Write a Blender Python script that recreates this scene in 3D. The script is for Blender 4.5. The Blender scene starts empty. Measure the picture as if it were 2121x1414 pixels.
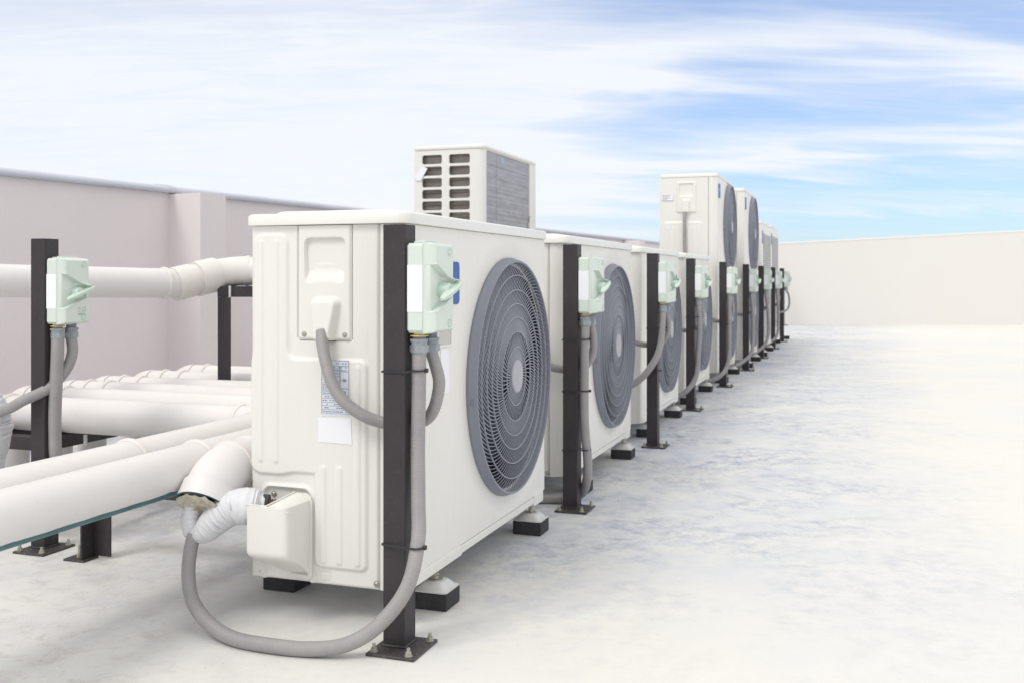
import bpy, bmesh, math, random
from mathutils import Vector, Matrix
random.seed(7)
S = bpy.context.scene
COL = S.collection
PI = math.pi

# ------------------------------------------------------------------ mesh builder
class MB:
    def __init__(s, off=(0, 0, 0)):
        s.v = []; s.f = []; s.uv = {}; s.off = Vector(off)
    def add(s, vs, fs, uvs=None):
        b = len(s.v); s.v += [Vector(p) for p in vs]
        for i, f in enumerate(fs):
            if uvs: s.uv[len(s.f)] = uvs[i]
            s.f.append([b + k for k in f])
    def box(s, x0, x1, y0, y1, z0, z1, b=0.0):
        b = min(b, (x1 - x0) * .49, (y1 - y0) * .49, (z1 - z0) * .49)
        if b <= 0:
            vs = [(x, y, z) for x in (x0, x1) for y in (y0, y1) for z in (z0, z1)]
            s.add(vs, [(0, 1, 3, 2), (4, 6, 7, 5), (0, 4, 5, 1), (2, 3, 7, 6), (0, 2, 6, 4), (1, 5, 7, 3)]); return
        bm = bmesh.new()
        for x, sx in ((x0, 1), (x1, -1)):
            for y, sy in ((y0, 1), (y1, -1)):
                for z, sz in ((z0, 1), (z1, -1)):
                    bm.verts.new((x + sx * b, y + sy * b, z)); bm.verts.new((x + sx * b, y, z + sz * b)); bm.verts.new((x, y + sy * b, z + sz * b))
        bmesh.ops.convex_hull(bm, input=bm.verts); bm.verts.index_update()
        bmesh.ops.dissolve_limit(bm, angle_limit=.01, verts=bm.verts, edges=bm.edges); bm.verts.index_update()
        s.add([v.co.copy() for v in bm.verts], [[v.index for v in f.verts] for f in bm.faces]); bm.free()
    def cyl(s, p0, p1, r0, r1=None, n=20, caps=True, ph=0.0):
        if r1 is None: r1 = r0
        p0 = Vector(p0); p1 = Vector(p1); d = (p1 - p0).normalized()
        a = d.orthogonal().normalized(); c = d.cross(a)
        vs = []
        for p, r in ((p0, r0), (p1, r1)):
            for k in range(n):
                t = 2 * PI * k / n + ph; vs.append(p + (a * math.cos(t) + c * math.sin(t)) * r)
        fs = [(k, (k + 1) % n, n + (k + 1) % n, n + k) for k in range(n)]
        if caps: fs += [tuple(range(n))[::-1], tuple(range(n, 2 * n))]
        s.add(vs, fs)
    def tube(s, path, rad, n=24, caps=True, samp=10, smooth=True):
        P = spline(path, samp) if smooth else [Vector(p) for p in path]
        m = len(P); T = [(P[min(i + 1, m - 1)] - P[max(i - 1, 0)]).normalized() for i in range(m)]
        a = T[0].orthogonal().normalized(); vs = []; L = 0; Ls = []
        for i in range(m):
            if i: L += (P[i] - P[i - 1]).length
            Ls.append(L)
        for i in range(m):
            a = (a - T[i] * a.dot(T[i])).normalized(); c = T[i].cross(a)
            for k in range(n):
                t = 2 * PI * k / n
                r = rad(Ls[i] / L, t, Ls[i]) if callable(rad) else rad
                vs.append(P[i] + (a * math.cos(t) + c * math.sin(t)) * r)
        fs = []; uvs = []
        for i in range(m - 1):
            for k in range(n):
                k2 = (k + 1) % n
                fs.append((i * n + k, i * n + k2, (i + 1) * n + k2, (i + 1) * n + k))
                uvs.append([(k / n, Ls[i]), ((k + 1) / n, Ls[i]), ((k + 1) / n, Ls[i + 1]), (k / n, Ls[i + 1])])
        if caps:
            fs.append(tuple(range(n))[::-1]); fs.append(tuple(range((m - 1) * n, m * n)))
            uvs += [[(0, 0)] * n, [(0, L)] * n]
        s.add(vs, fs, uvs)
    def torus(s, c, axis, R, r, n=40, m=10, sx=1.0):
        axis = Vector(axis).normalized(); a = axis.orthogonal().normalized(); b = axis.cross(a); c = Vector(c); vs = []
        for i in range(n):
            t = 2 * PI * i / n; d = a * math.cos(t) + b * math.sin(t)
            for k in range(m):
                u = 2 * PI * k / m
                vs.append(c + d * (R + r * math.cos(u)) + axis * (r * sx * math.sin(u)))
        s.add(vs, [(i * m + k, ((i + 1) % n) * m + k, ((i + 1) % n) * m + (k + 1) % m, i * m + (k + 1) % m) for i in range(n) for k in range(m)])
    def lathe(s, prof, c, axis, n=32):           # prof: list of (radius, height along axis)
        axis = Vector(axis).normalized(); a = axis.orthogonal().normalized(); b = axis.cross(a); c = Vector(c); vs = []
        for r, h in prof:
            for i in range(n):
                t = 2 * PI * i / n; vs.append(c + axis * h + (a * math.cos(t) + b * math.sin(t)) * max(r, 1e-5))
        fs = [(j * n + i, j * n + (i + 1) % n, (j + 1) * n + (i + 1) % n, (j + 1) * n + i) for j in range(len(prof) - 1) for i in range(n)]
        s.add(vs, fs)
    def prism(s, pts, lo, hi, ax='z'):           # pts: outline; extruded along ax from lo to hi
        def m(p, h):
            return {'z': (p[0], p[1], h), 'y': (p[0], h, p[1]), 'x': (h, p[0], p[1])}[ax]
        n = len(pts); vs = [m(p, lo) for p in pts] + [m(p, hi) for p in pts]
        fs = [(k, (k + 1) % n, n + (k + 1) % n, n + k) for k in range(n)] + [tuple(range(n))[::-1], tuple(range(n, 2 * n))]
        s.add(vs, fs)
    def quad(s, a, b, c, d): s.add([a, b, c, d], [(0, 1, 2, 3)])
    def field(s, u0, u1, v0, v1, step, fn, skirt=None):   # fn(u,v)->point
        nu = max(2, int(round((u1 - u0) / step))); nv = max(2, int(round((v1 - v0) / step)))
        vs = [fn(u0 + (u1 - u0) * i / nu, v0 + (v1 - v0) * j / nv) for i in range(nu + 1) for j in range(nv + 1)]
        w = nv + 1
        fs = [(i * w + j, (i + 1) * w + j, (i + 1) * w + j + 1, i * w + j + 1) for i in range(nu) for j in range(nv)]
        s.add(vs, fs)
        if skirt is not None:
            sk = Vector(skirt); b = len(s.v)
            ring = [i * w for i in range(nu + 1)] + [nu * w + j for j in range(1, nv + 1)] + [i * w + nv for i in range(nu - 1, -1, -1)] + [j for j in range(nv - 1, 0, -1)]
            s.add([vs[k] if isinstance(vs[k], Vector) else Vector(vs[k]) for k in ring] + [Vector(vs[k]) + sk for k in ring],
                  [(k, (k + 1) % len(ring), len(ring) + (k + 1) % len(ring), len(ring) + k) for k in range(len(ring))])
    def build(s, name, mat, parent=None, sharp=35, recalc=True):
        me = bpy.data.meshes.new(name)
        me.from_pydata([tuple(v - s.off) for v in s.v], [], s.f)
        if s.uv:
            lay = me.uv_layers.new(name='UVMap')
            for p in me.polygons:
                u = s.uv.get(p.index)
                if u:
                    for li, q in zip(p.loop_indices, u): lay.data[li].uv = q
        if recalc:
            bm = bmesh.new(); bm.from_mesh(me); bmesh.ops.recalc_face_normals(bm, faces=bm.faces); bm.to_mesh(me); bm.free()
        me.polygons.foreach_set('use_smooth', [True] * len(me.polygons))
        me.set_sharp_from_angle(angle=math.radians(sharp))
        me.materials.append(mat)
        o = bpy.data.objects.new(name, me); COL.objects.link(o)
        if parent: o.parent = parent
        return o

def spline(path, samp=10):
    P = [Vector(p) for p in path]
    if len(P) < 3: return P
    Q = [P[0] * 2 - P[1]] + P + [P[-1] * 2 - P[-2]]; out = []
    for i in range(1, len(Q) - 2):
        a, b, c, d = Q[i - 1:i + 3]
        for k in range(samp):
            t = k / samp
            out.append(.5 * ((2 * b) + (c - a) * t + (2 * a - 5 * b + 4 * c - d) * t * t + (3 * b - a - 3 * c + d) * t ** 3))
    out.append(P[-1]); return out

def thing(name, label, cat, loc, group=None):
    o = bpy.data.objects.new(name, None); COL.objects.link(o); o.location = loc
    o.empty_display_size = .1
    o['label'] = label; o['category'] = cat
    if group: o['group'] = group
    return o
def tag(o, label=None, cat=None, group=None, kind=None):
    for k, v in (('label', label), ('category', cat), ('group', group), ('kind', kind)):
        if v: o[k] = v
    return o
def dup(root, loc, label, group=None, skip=()):
    r = root.copy(); COL.objects.link(r); r.location = loc; r['label'] = label
    if group: r['group'] = group
    for ch in list(root.children):
        if any(ch.name.startswith(k) for k in skip): continue
        c = ch.copy(); COL.objects.link(c); c.parent = r
        for g in list(ch.children):
            d = g.copy(); COL.objects.link(d); d.parent = c
    return r

def sm(a, b, x):
    t = min(1, max(0, (x - a) / (b - a))); return t * t * (3 - 2 * t)
def sdr(x, z, x0, x1, z0, z1, r):
    dx = abs(x - (x0 + x1) / 2) - (x1 - x0) / 2 + r; dz = abs(z - (z0 + z1) / 2) - (z1 - z0) / 2 + r
    return math.hypot(max(dx, 0), max(dz, 0)) + min(max(dx, dz), 0) - r
def emb(d, w): return 1 - sm(-w, 0, d)

# ------------------------------------------------------------------ materials
def mat(name, col, rough=.5, metal=0.0, vary=.04, vscale=6.0, bump=0.0, bscale=60.0, spec=.5, stretch=(1, 1, 1), col2=None, dirt=0.0, dirtcol=(.3, .27, .22)):
    m = bpy.data.materials.new(name); m.use_nodes = True; nt = m.node_tree; N = nt.nodes; L = nt.links
    b = N['Principled BSDF']; b.inputs['Roughness'].default_value = rough; b.inputs['Metallic'].default_value = metal
    b.inputs['Specular IOR Level'].default_value = spec
    tc = N.new('ShaderNodeTexCoord'); mp = N.new('ShaderNodeMapping'); mp.inputs['Scale'].default_value = stretch
    L.new(tc.outputs['Object'], mp.inputs['Vector'])
    n = N.new('ShaderNodeTexNoise'); n.inputs['Scale'].default_value = vscale; n.inputs['Detail'].default_value = 6; n.inputs['Roughness'].default_value = .6
    L.new(mp.outputs[0], n.inputs['Vector'])
    r = N.new('ShaderNodeMapRange'); r.inputs['From Min'].default_value = .3; r.inputs['From Max'].default_value = .7
    L.new(n.outputs['Fac'], r.inputs['Value'])
    mx = N.new('ShaderNodeMix'); mx.data_type = 'RGBA'
    c2 = col2 if col2 else tuple(max(0, c * (1 - vary * 2)) for c in col)
    mx.inputs['A'].default_value = (*col, 1); mx.inputs['B'].default_value = (*c2, 1)
    L.new(r.outputs[0], mx.inputs['Factor']); out = mx.outputs['Result']
    if dirt > 0:
        n3 = N.new('ShaderNodeTexNoise'); n3.inputs['Scale'].default_value = vscale * 14; n3.inputs['Detail'].default_value = 3
        L.new(mp.outputs[0], n3.inputs['Vector'])
        r3 = N.new('ShaderNodeMapRange'); r3.inputs['From Min'].default_value = .62; r3.inputs['From Max'].default_value = .75; r3.inputs['To Max'].default_value = dirt
        L.new(n3.outputs['Fac'], r3.inputs['Value'])
        m3 = N.new('ShaderNodeMix'); m3.data_type = 'RGBA'; m3.inputs['B'].default_value = (*dirtcol, 1)
        L.new(r3.outputs[0], m3.inputs['Factor']); L.new(out, m3.inputs['A']); out = m3.outputs['Result']
    L.new(out, b.inputs['Base Color'])
    rr = N.new('ShaderNodeMapRange'); rr.inputs['To Min'].default_value = max(0, rough - .07); rr.inputs['To Max'].default_value = min(1, rough + .09)
    L.new(n.outputs['Fac'], rr.inputs['Value']); L.new(rr.outputs[0], b.inputs['Roughness'])
    if bump > 0:
        n2 = N.new('ShaderNodeTexNoise'); n2.inputs['Scale'].default_value = bscale; n2.inputs['Detail'].default_value = 4
        L.new(mp.outputs[0], n2.inputs['Vector'])
        bp = N.new('ShaderNodeBump'); bp.inputs['Strength'].default_value = bump; bp.inputs['Distance'].default_value = .002
        L.new(n2.outputs['Fac'], bp.inputs['Height']); L.new(bp.outputs[0], b.inputs['Normal'])
    m['out'] = 1
    return m
M = {}
M['white'] = mat('white_enamel', (.81, .79, .75), .42, vary=.02, vscale=7, bump=.03, bscale=40, stretch=(1, 1, .12), col2=(.78, .765, .725), dirt=.08)
M['cover'] = mat('ivory_plastic', (.795, .785, .735), .36, vary=.015, vscale=4)
M['guard'] = mat('grey_blue_plastic', (.235, .25, .305), .42, vary=.05, vscale=5)
M['slat'] = mat('guard_slat_plastic', (.37, .39, .46), .38, vary=.05, vscale=5)
M['hub'] = mat('pale_grey_plastic', (.38, .39, .43), .35, vary=.03)
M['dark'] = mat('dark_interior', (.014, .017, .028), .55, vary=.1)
M['blade'] = mat('fan_blade_plastic', (.035, .042, .068), .45, vary=.1)
M['post'] = mat('black_steel_paint', (.052, .046, .050), .5, spec=.3, vary=.12, vscale=9, bump=.12, bscale=120, dirt=.10, dirtcol=(.22, .2, .2))
M['plate'] = mat('worn_black_steel', (.066, .060, .062), .5, vary=.2, vscale=14, bump=.2, bscale=100, dirt=.8, dirtcol=(.36, .27, .18))
M['zinc'] = mat('zinc_plated', (.55, .53, .46), .35, metal=.7, vary=.15, vscale=60)
M['bolt'] = mat('dusty_zinc', (.50, .48, .42), .5, metal=.3, vary=.2, vscale=80)
M['rubber'] = mat('black_rubber', (.045, .042, .046), .75, vary=.2, vscale=20, bump=.3, bscale=200, dirt=.3, dirtcol=(.2, .19, .18))
M['foot'] = mat('white_foot_plastic', (.66, .66, .65), .4, vary=.04, vscale=20)
M['switch'] = mat('pale_green_plastic', (.665, .74, .675), .32, vary=.02, vscale=10)
M['switchd'] = mat('pale_green_handle', (.56, .68, .60), .3, vary=.02, vscale=10)
M['gland'] = mat('grey_gland_plastic', (.33, .36, .39), .45, vary=.1, vscale=40, bump=.1)
M['yellow'] = mat('yellow_washer', (.75, .52, .10), .5)
M['tie'] = mat('black_nylon', (.03, .03, .035), .4)
M['paper'] = mat('white_paper', (.86, .87, .90), .7, vary=.01)
M['label'] = mat('pale_blue_label', (.72, .76, .82), .5, vary=.02)
M['ink'] = mat('dark_blue_ink', (.12, .16, .26), .6)
M['greyink'] = mat('grey_ink', (.33, .42, .37), .6)
M['blue'] = mat('blue_badge', (.006, .085, .36), .35)
M['wall'] = mat('painted_render', (.77, .71, .715), .8, vary=.03, vscale=1.0, bump=.35, bscale=26, col2=(.735, .675, .67), dirt=.12, dirtcol=(.55, .5, .5))
M['wallf'] = mat('cream_render', (.77, .735, .69), .8, vary=.03, vscale=.5, bump=.2, bscale=20, col2=(.765, .745, .72))
M['coping'] = mat('grey_coping_paint', (.56, .58, .65), .6, vary=.04, vscale=2)
M['pvc'] = mat('pinkish_pipe_jacket', (.74, .715, .705), .45, vary=.02, vscale=4, bump=.12, bscale=24, col2=(.695, .67, .66), dirt=.15, dirtcol=(.5, .45, .42))
M['pvcc'] = mat('cream_pipe_band', (.74, .70, .67), .45, vary=.02)
M['teal'] = mat('teal_pipe_coat', (.045, .17, .20), .45, vary=.2, vscale=20)
M['foam'] = mat('cream_foam', (.68, .65, .56), .9, vary=.2, vscale=60, bump=1.0, bscale=160, col2=(.36, .33, .24))
M['copper'] = mat('tarnished_brass', (.20, .15, .12), .6, metal=.4, vary=.2, vscale=50)
M['sleeve'] = mat('black_foam_sleeve', (.05, .05, .055), .8)

def ribbed(name, col, scale, strength, rough=.45, col2=None, noise=0.0):
    m = mat(name, col, rough, vary=.06, vscale=14, col2=col2); nt = m.node_tree; N = nt.nodes; L = nt.links
    uv = N.new('ShaderNodeUVMap'); w = N.new('ShaderNodeTexWave'); w.wave_type = 'BANDS'; w.bands_direction = 'Y'
    w.inputs['Scale'].default_value = scale; w.inputs['Distortion'].default_value = noise; w.inputs['Detail'].default_value = 2
    L.new(uv.outputs[0], w.inputs['Vector'])
    bp = N.new('ShaderNodeBump'); bp.inputs['Strength'].default_value = strength; bp.inputs['Distance'].default_value = .002
    L.new(w.outputs['Fac'], bp.inputs['Height']); L.new(bp.outputs[0], N['Principled BSDF'].inputs['Normal'])
    return m
M['conduit'] = ribbed('grey_flexible_conduit', (.30, .285, .29), 90, .35, col2=(.36, .345, .34))
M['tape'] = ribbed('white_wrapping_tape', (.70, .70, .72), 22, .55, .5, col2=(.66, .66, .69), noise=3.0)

def tape_crease_shade():  # shade of the wrinkles, painted into the tape colour as thin dark lines
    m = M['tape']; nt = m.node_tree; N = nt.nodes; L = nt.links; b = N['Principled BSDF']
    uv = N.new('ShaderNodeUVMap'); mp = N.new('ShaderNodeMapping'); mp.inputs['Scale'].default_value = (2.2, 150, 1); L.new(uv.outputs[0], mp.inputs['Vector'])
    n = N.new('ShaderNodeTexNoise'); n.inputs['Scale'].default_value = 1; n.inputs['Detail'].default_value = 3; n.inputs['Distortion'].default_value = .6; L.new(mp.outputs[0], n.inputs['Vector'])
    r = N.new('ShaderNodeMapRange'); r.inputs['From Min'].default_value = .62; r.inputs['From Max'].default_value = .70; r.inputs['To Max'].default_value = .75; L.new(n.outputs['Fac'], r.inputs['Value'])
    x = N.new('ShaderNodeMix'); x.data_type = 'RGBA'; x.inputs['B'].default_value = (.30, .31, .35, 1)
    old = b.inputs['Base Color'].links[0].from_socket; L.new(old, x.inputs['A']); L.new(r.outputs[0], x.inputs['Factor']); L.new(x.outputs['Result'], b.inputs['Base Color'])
tape_crease_shade()
# coil fins
def coilmat():
    m = mat('coil_fins', (.46, .45, .48), .5, metal=.3, vary=.2, vscale=5, stretch=(1, 1, 6), col2=(.34, .33, .36)); nt = m.node_tree; N = nt.nodes; L = nt.links
    tc = N.new('ShaderNodeTexCoord'); w = N.new('ShaderNodeTexWave'); w.wave_type = 'BANDS'; w.bands_direction = 'Z'; w.inputs['Scale'].default_value = 12; w.inputs['Distortion'].default_value = 1.5
    L.new(tc.outputs['Object'], w.inputs['Vector'])
    bp = N.new('ShaderNodeBump'); bp.inputs['Strength'].default_value = .5; bp.inputs['Distance'].default_value = .006
    L.new(w.outputs['Fac'], bp.inputs['Height']); L.new(bp.outputs[0], N['Principled BSDF'].inputs['Normal'])
    return m
M['coil'] = coilmat()
M['coild'] = mat('brown_coil', (.34, .30, .26), .45, metal=.3, vary=.3, vscale=4, stretch=(1, 1, 8), col2=(.17, .15, .135))

# roof: pale coating with bluish grey weather stains and painted shade by the row
def roofmat():
    m = bpy.data.materials.new('roof_coating'); m.use_nodes = True; nt = m.node_tree; N = nt.nodes; L = nt.links
    b = N['Principled BSDF']; b.inputs['Roughness'].default_value = .6; b.inputs['Specular IOR Level'].default_value = .35
    tc = N.new('ShaderNodeTexCoord')
    def noise(scale, det, rough, sc=(1, 1, 1), dist=0.0):
        mp = N.new('ShaderNodeMapping'); mp.inputs['Scale'].default_value = sc
        mp.inputs['Rotation'].default_value = (0, 0, math.radians(-19))
        L.new(tc.outputs['Object'], mp.inputs['Vector'])
        n = N.new('ShaderNodeTexNoise'); n.inputs['Scale'].default_value = scale; n.inputs['Detail'].default_value = det; n.inputs['Roughness'].default_value = rough
        n.inputs['Distortion'].default_value = dist
        L.new(mp.outputs[0], n.inputs['Vector']); return n.outputs['Fac']
    def rng(v, a, b_, c=0.0, d=1.0):
        r = N.new('ShaderNodeMapRange'); r.inputs['From Min'].default_value = a; r.inputs['From Max'].default_value = b_; r.inputs['To Min'].default_value = c; r.inputs['To Max'].default_value = d
        L.new(v, r.inputs['Value']); return r.outputs[0]
    def mul(a, b_):
        x = N.new('ShaderNodeMath'); x.operation = 'MULTIPLY'; L.new(a, x.inputs[0]); L.new(b_, x.inputs[1]); return x.outputs[0]
    def mix(f, A, B):
        x = N.new('ShaderNodeMix'); x.data_type = 'RGBA'; L.new(f, x.inputs['Factor'])
        if isinstance(A, tuple): x.inputs['A'].default_value = (*A, 1)
        else: L.new(A, x.inputs['A'])
        x.inputs['B'].default_value = (*B, 1); return x.outputs['Result']
    warm = rng(noise(.7, 4, .5), .38, .64)
    c = mix(warm, (.70, .695, .68), (.735, .72, .665))
    # band of wetter staining beside the row; its blue also paints the shade there
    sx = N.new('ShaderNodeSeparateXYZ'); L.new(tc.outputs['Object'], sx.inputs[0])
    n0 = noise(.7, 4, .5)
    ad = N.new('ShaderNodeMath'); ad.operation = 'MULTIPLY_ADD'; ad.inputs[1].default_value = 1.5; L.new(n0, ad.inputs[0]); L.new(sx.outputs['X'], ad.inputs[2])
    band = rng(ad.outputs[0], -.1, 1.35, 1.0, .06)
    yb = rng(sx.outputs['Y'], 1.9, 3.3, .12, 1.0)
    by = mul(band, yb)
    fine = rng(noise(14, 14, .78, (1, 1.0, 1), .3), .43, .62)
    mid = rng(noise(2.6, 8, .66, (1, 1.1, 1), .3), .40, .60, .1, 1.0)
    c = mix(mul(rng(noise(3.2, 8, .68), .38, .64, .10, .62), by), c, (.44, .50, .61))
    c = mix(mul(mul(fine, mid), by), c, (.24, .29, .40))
    streak = mul(rng(noise(16, 12, .78, (1, 1.2, 1), .4), .54, .70), rng(noise(1.8, 5, .6), .42, .64, .03, .40))
    c = mix(streak, c, (.47, .49, .54))
    # brownish grime left of the units
    brown = mul(mul(rng(noise(13, 12, .8, (1, 1, 1), .6), .50, .66, 0, .55), rng(noise(1.3, 3, .5), .40, .58)), rng(sx.outputs['X'], -1.0, -1.5, 0.0, 1.0))
    c = mix(brown, c, (.40, .34, .31))
    left = rng(sx.outputs['X'], -.7, -1.4, .25, 1.0)
    speck = mul(rng(noise(95, 3, .6), .67, .71, 0, .8), mul(left, rng(noise(5, 4, .6), .45, .58)))
    c = mix(speck, c, (.33, .29, .26))
    rust = mul(rng(noise(60, 2, .5), .73, .76, 0, .8), left)
    c = mix(rust, c, (.52, .34, .18))
    L.new(c, b.inputs['Base Color'])
    bp = N.new('ShaderNodeBump'); bp.inputs['Strength'].default_value = .35; bp.inputs['Distance'].default_value = .004
    L.new(noise(9, 8, .65), bp.inputs['Height']); L.new(bp.outputs[0], b.inputs['Normal'])
    return m
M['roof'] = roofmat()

# ------------------------------------------------------------------ setting
m = MB(); n = 24
for (a, b2) in ((-60, 60),):
    m.quad((-60, -60, 0), (60, -60, 0), (60, 60, 0), (-60, 60, 0))
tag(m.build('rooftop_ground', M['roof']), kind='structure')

# left parapet
WA = Vector((-3.91, 3.79, 0)); WB = Vector((-2.5745, 17.097, 0)); wd = (WB - WA).normalized(); wn = Vector((-wd.y, wd.x, 0))   # wn points away from the roof
ZW = 1.272
W0 = WA - wd * 12
lw = thing('parapet_wall', 'long mauve grey parapet wall with rounded coping behind the pipes', 'wall', (W0.x, W0.y, 0))
def wbox(m, s0, s1, t0, t1, z0, z1, z1b=None):
    vs = []
    for sv in (s0, s1):
        for t in (t0, t1):
            p = W0 + wd * sv + wn * t
            vs += [(p.x, p.y, z0), (p.x, p.y, z1)]
    m.add(vs, [(0, 1, 3, 2), (4, 6, 7, 5), (0, 4, 5, 1), (2, 3, 7, 6), (0, 2, 6, 4), (1, 5, 7, 3)])
LEN = (WB - W0).length
m = MB(W0); wbox(m, 0, LEN, 0, .16, -.2, ZW); m.build('wall_face', M['wall'], lw)
sp = (Vector((-3.79, 4.90, 0)) - W0).dot(wd)
for k, s_ in enumerate((sp, sp + 4.1, sp + 8.2, sp - 4.1)):
    m = MB(W0); wbox(m, s_, s_ + .215, -.235, 0, -.2, ZW - .004); m.build('pilaster', M['wall'], lw)
m = MB(W0)
prof = [(-.03, ZW + .001), (-.038, ZW + .012), (-.03, ZW + .03), (0, ZW + .042), (.08, ZW + .05), (.16, ZW + .042), (.19, ZW + .03), (.198, ZW + .012), (.19, ZW + .001)]
vs = []
for sv in (0, LEN):
    for t, z in prof:
        p = W0 + wd * sv + wn * t; vs.append((p.x, p.y, z))
k_ = len(prof)
m.add(vs, [(i, (i + 1) % k_, k_ + (i + 1) % k_, k_ + i) for i in range(k_)])
cp = m.build('coping', M['coping'], lw, sharp=60)
m = MB(W0)
for s_ in (sp + .005, sp + 4.105, sp - 4.105):
    vs = []
    for sv in (s_ - .02, s_ + .02):
        for t, z in prof:
            p = W0 + wd * sv + wn * (.08 + (t - .08) * 1.05); vs.append((p.x, p.y, ZW + (z - ZW) * 1.12))
    m.add(vs, [(i, (i + 1) % k_, k_ + (i + 1) % k_, k_ + i) for i in range(k_)] + [tuple(range(k_)), tuple(range(k_, 2 * k_))])
m.build('coping_joint', M['coping'], cp, sharp=60)

# far parapet, its top rising to the right
TH = math.radians(19.0724); cr = Vector((math.cos(TH), math.sin(TH), 0)); cf = Vector((-math.sin(TH), math.cos(TH), 0))
fw = thing('parapet_wall', 'cream far parapet wall whose top edge climbs to the right', 'wall', tuple(WB))
m = MB(WB); m2 = MB(WB)
def fz(sv): return 1.296 + sv * .0516
vs = []; vs2 = []
segs = [0, 3, 6, 10, 16]
for sv in segs:
    for t in (0, .18):
        p = WB + cr * sv + cf * t
        vs += [(p.x, p.y, -.2), (p.x, p.y, fz(sv) - .03)]
    for t, z in ((-.003, -.03), (-.003, -.008), (.01, 0), (.17, 0), (.183, -.008), (.183, -.03)):
        p = WB + cr * sv + cf * t; vs2.append((p.x, p.y, fz(sv) + z + .001))
fs = []; fs2 = []
for i in range(len(segs) - 1):
    b0 = i * 4; c0 = b0 + 4
    fs += [(b0, c0, c0 + 1, b0 + 1), (b0 + 2, b0 + 3, c0 + 3, c0 + 2), (b0 + 1, c0 + 1, c0 + 3, b0 + 3)]
    for k in range(6): fs2.append((i * 6 + k, (i + 1) * 6 + k, (i + 1) * 6 + (k + 1) % 6, i * 6 + (k + 1) % 6))
m.add(vs, fs); m.build('wall_face', M['wallf'], fw)
m2.add(vs2, fs2); m2.build('coping', M['wallf'], fw)

# ------------------------------------------------------------------ air conditioners
# everything below is modelled round the nearest unit's own corner and stored relative to its base centre
XF, XB, Y0, Y1, Z0, Z1 = -.960, -1.357, 2.05, 3.098, .085, .905
UC = Vector(((XF + XB) / 2, (Y0 + Y1) / 2, 0))
PITCH = 1.366
UDX = [0, -.020, -.042, -.058, -.028, .018, .022, -.006]      # small drift of each unit off the line
PDX = [0, 0, .010, -.032, -.017, 0, 0, 0, 0]                     # and of each post

def screw(m, p, ax, r=.0042):
    p = Vector(p); ax = Vector(ax)
    m.lathe([(r * 1.5, 0), (r * 1.5, .0008), (r, .001), (r, .0022), (r * .75, .0034), (r * .3, .0038), (r * .25, .0022), (0, .0022)], p, ax, 16)

def panel_h(x, z):
    h = 0
    d = min(sdr(x, z, -1.352, -1.252, .333, .892, .03), sdr(x, z, -1.352, -1.048, .333, .604, .022), sdr(x, z, -1.190, -1.048, .121, .604, .022))
    # soft inner corner
    d1 = sdr(x, z, -1.352, -1.252, .333, .892, .03); d2 = sdr(x, z, -1.352, -1.048, .333, .604, .022); k = .03
    hh = max(k - abs(d1 - d2), 0) / k; d = min(d, min(d1, d2) - hh * hh * k * .25)
    h += .0065 * emb(d, .009)
    for (a, b, c, e) in ((-1.3345, -1.3185, .356, .874), (-1.2935, -1.2775, .356, .874), (-1.171, -1.153, .134, .360), (-1.130, -1.112, .134, .360), (-1.083, -1.066, .134, .590)):
        h += .0028 * emb(sdr(x, z, a, b, c, e, .008), .004)
    # recess round the service valves
    dv = sdr(x, z, -1.322, -1.196, .06, .303, .02)
    h += .005 * math.exp(-(dv / .006) ** 2) - .004 * emb(dv, .006)
    # pocket for the terminal cover
    h -= .007 * emb(sdr(x, z, -1.2335, -1.0895, .640, .95, .01), .002)
    # small knock-out
    dk = sdr(x, z, -1.175, -1.149, .093, .113, .002)
    h -= .0022 * math.exp(-(dk / .0016) ** 2)
    # rolled borders
    e = min(x - (-1.357), -1.0245 - x, z - .0855, 5)
    h -= .006 * (1 - sm(0, .006, e)) ** 2
    return h

def build_end_panel(parent):
    m = MB(UC)
    m.field(-1.357, -1.0245, .0855, .905, .0025, lambda x, z: Vector((x, Y0 - panel_h(x, z), z)), skirt=(0, .02, 0))
    return m.build('end_panel', M['white'], parent, sharp=60)

def build_terminal_cover(parent):
    def h(x, z):
        e = sdr(x, z, -1.2305, -1.0925, .6435, 1.1, .008)
        v = .0055 * emb(e + .0, .005)
        r = sdr(x, z, -1.2125, -1.1078, .7715, .8768, .014)
        t = min(1, max(0, (z - .7715) / .105))
        cx = (x + 1.160) / .052
        bulge = math.sqrt(max(0, 1 - min(1, cx * cx))) * .005 * (1 - sm(.45, .95, t))
        v -= emb(r, .006) * (.005 + .010 * sm(.0, .35, t) + .012 * sm(.40, .78, t) - bulge)
        # spout
        tt = (z - .6435) / .1
        cxs = -1.159 + .004 * tt; w = .030 + .011 * sm(0, 1, tt)
        d = sdr(x, z, cxs - w, cxs + w, .55, .742, .02)
        v += emb(d, .013) * (.018 + .006 * (1 - tt))
        return v
    m = MB(UC)
    m.field(-1.2305, -1.0925, .6435, .9045, .0022, lambda x, z: Vector((x, Y0 + .0015 - h(x, z), z)), skirt=(0, .012, 0))
    o = m.build('terminal_cover', M['cover'], parent, sharp=60)
    for x in (-1.2125, -1.1078):
        m = MB(UC); screw(m, (x, Y0 - .004, .656), (0, -1, 0)); m.build('screw', M['zinc'], o)
    return o

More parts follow.
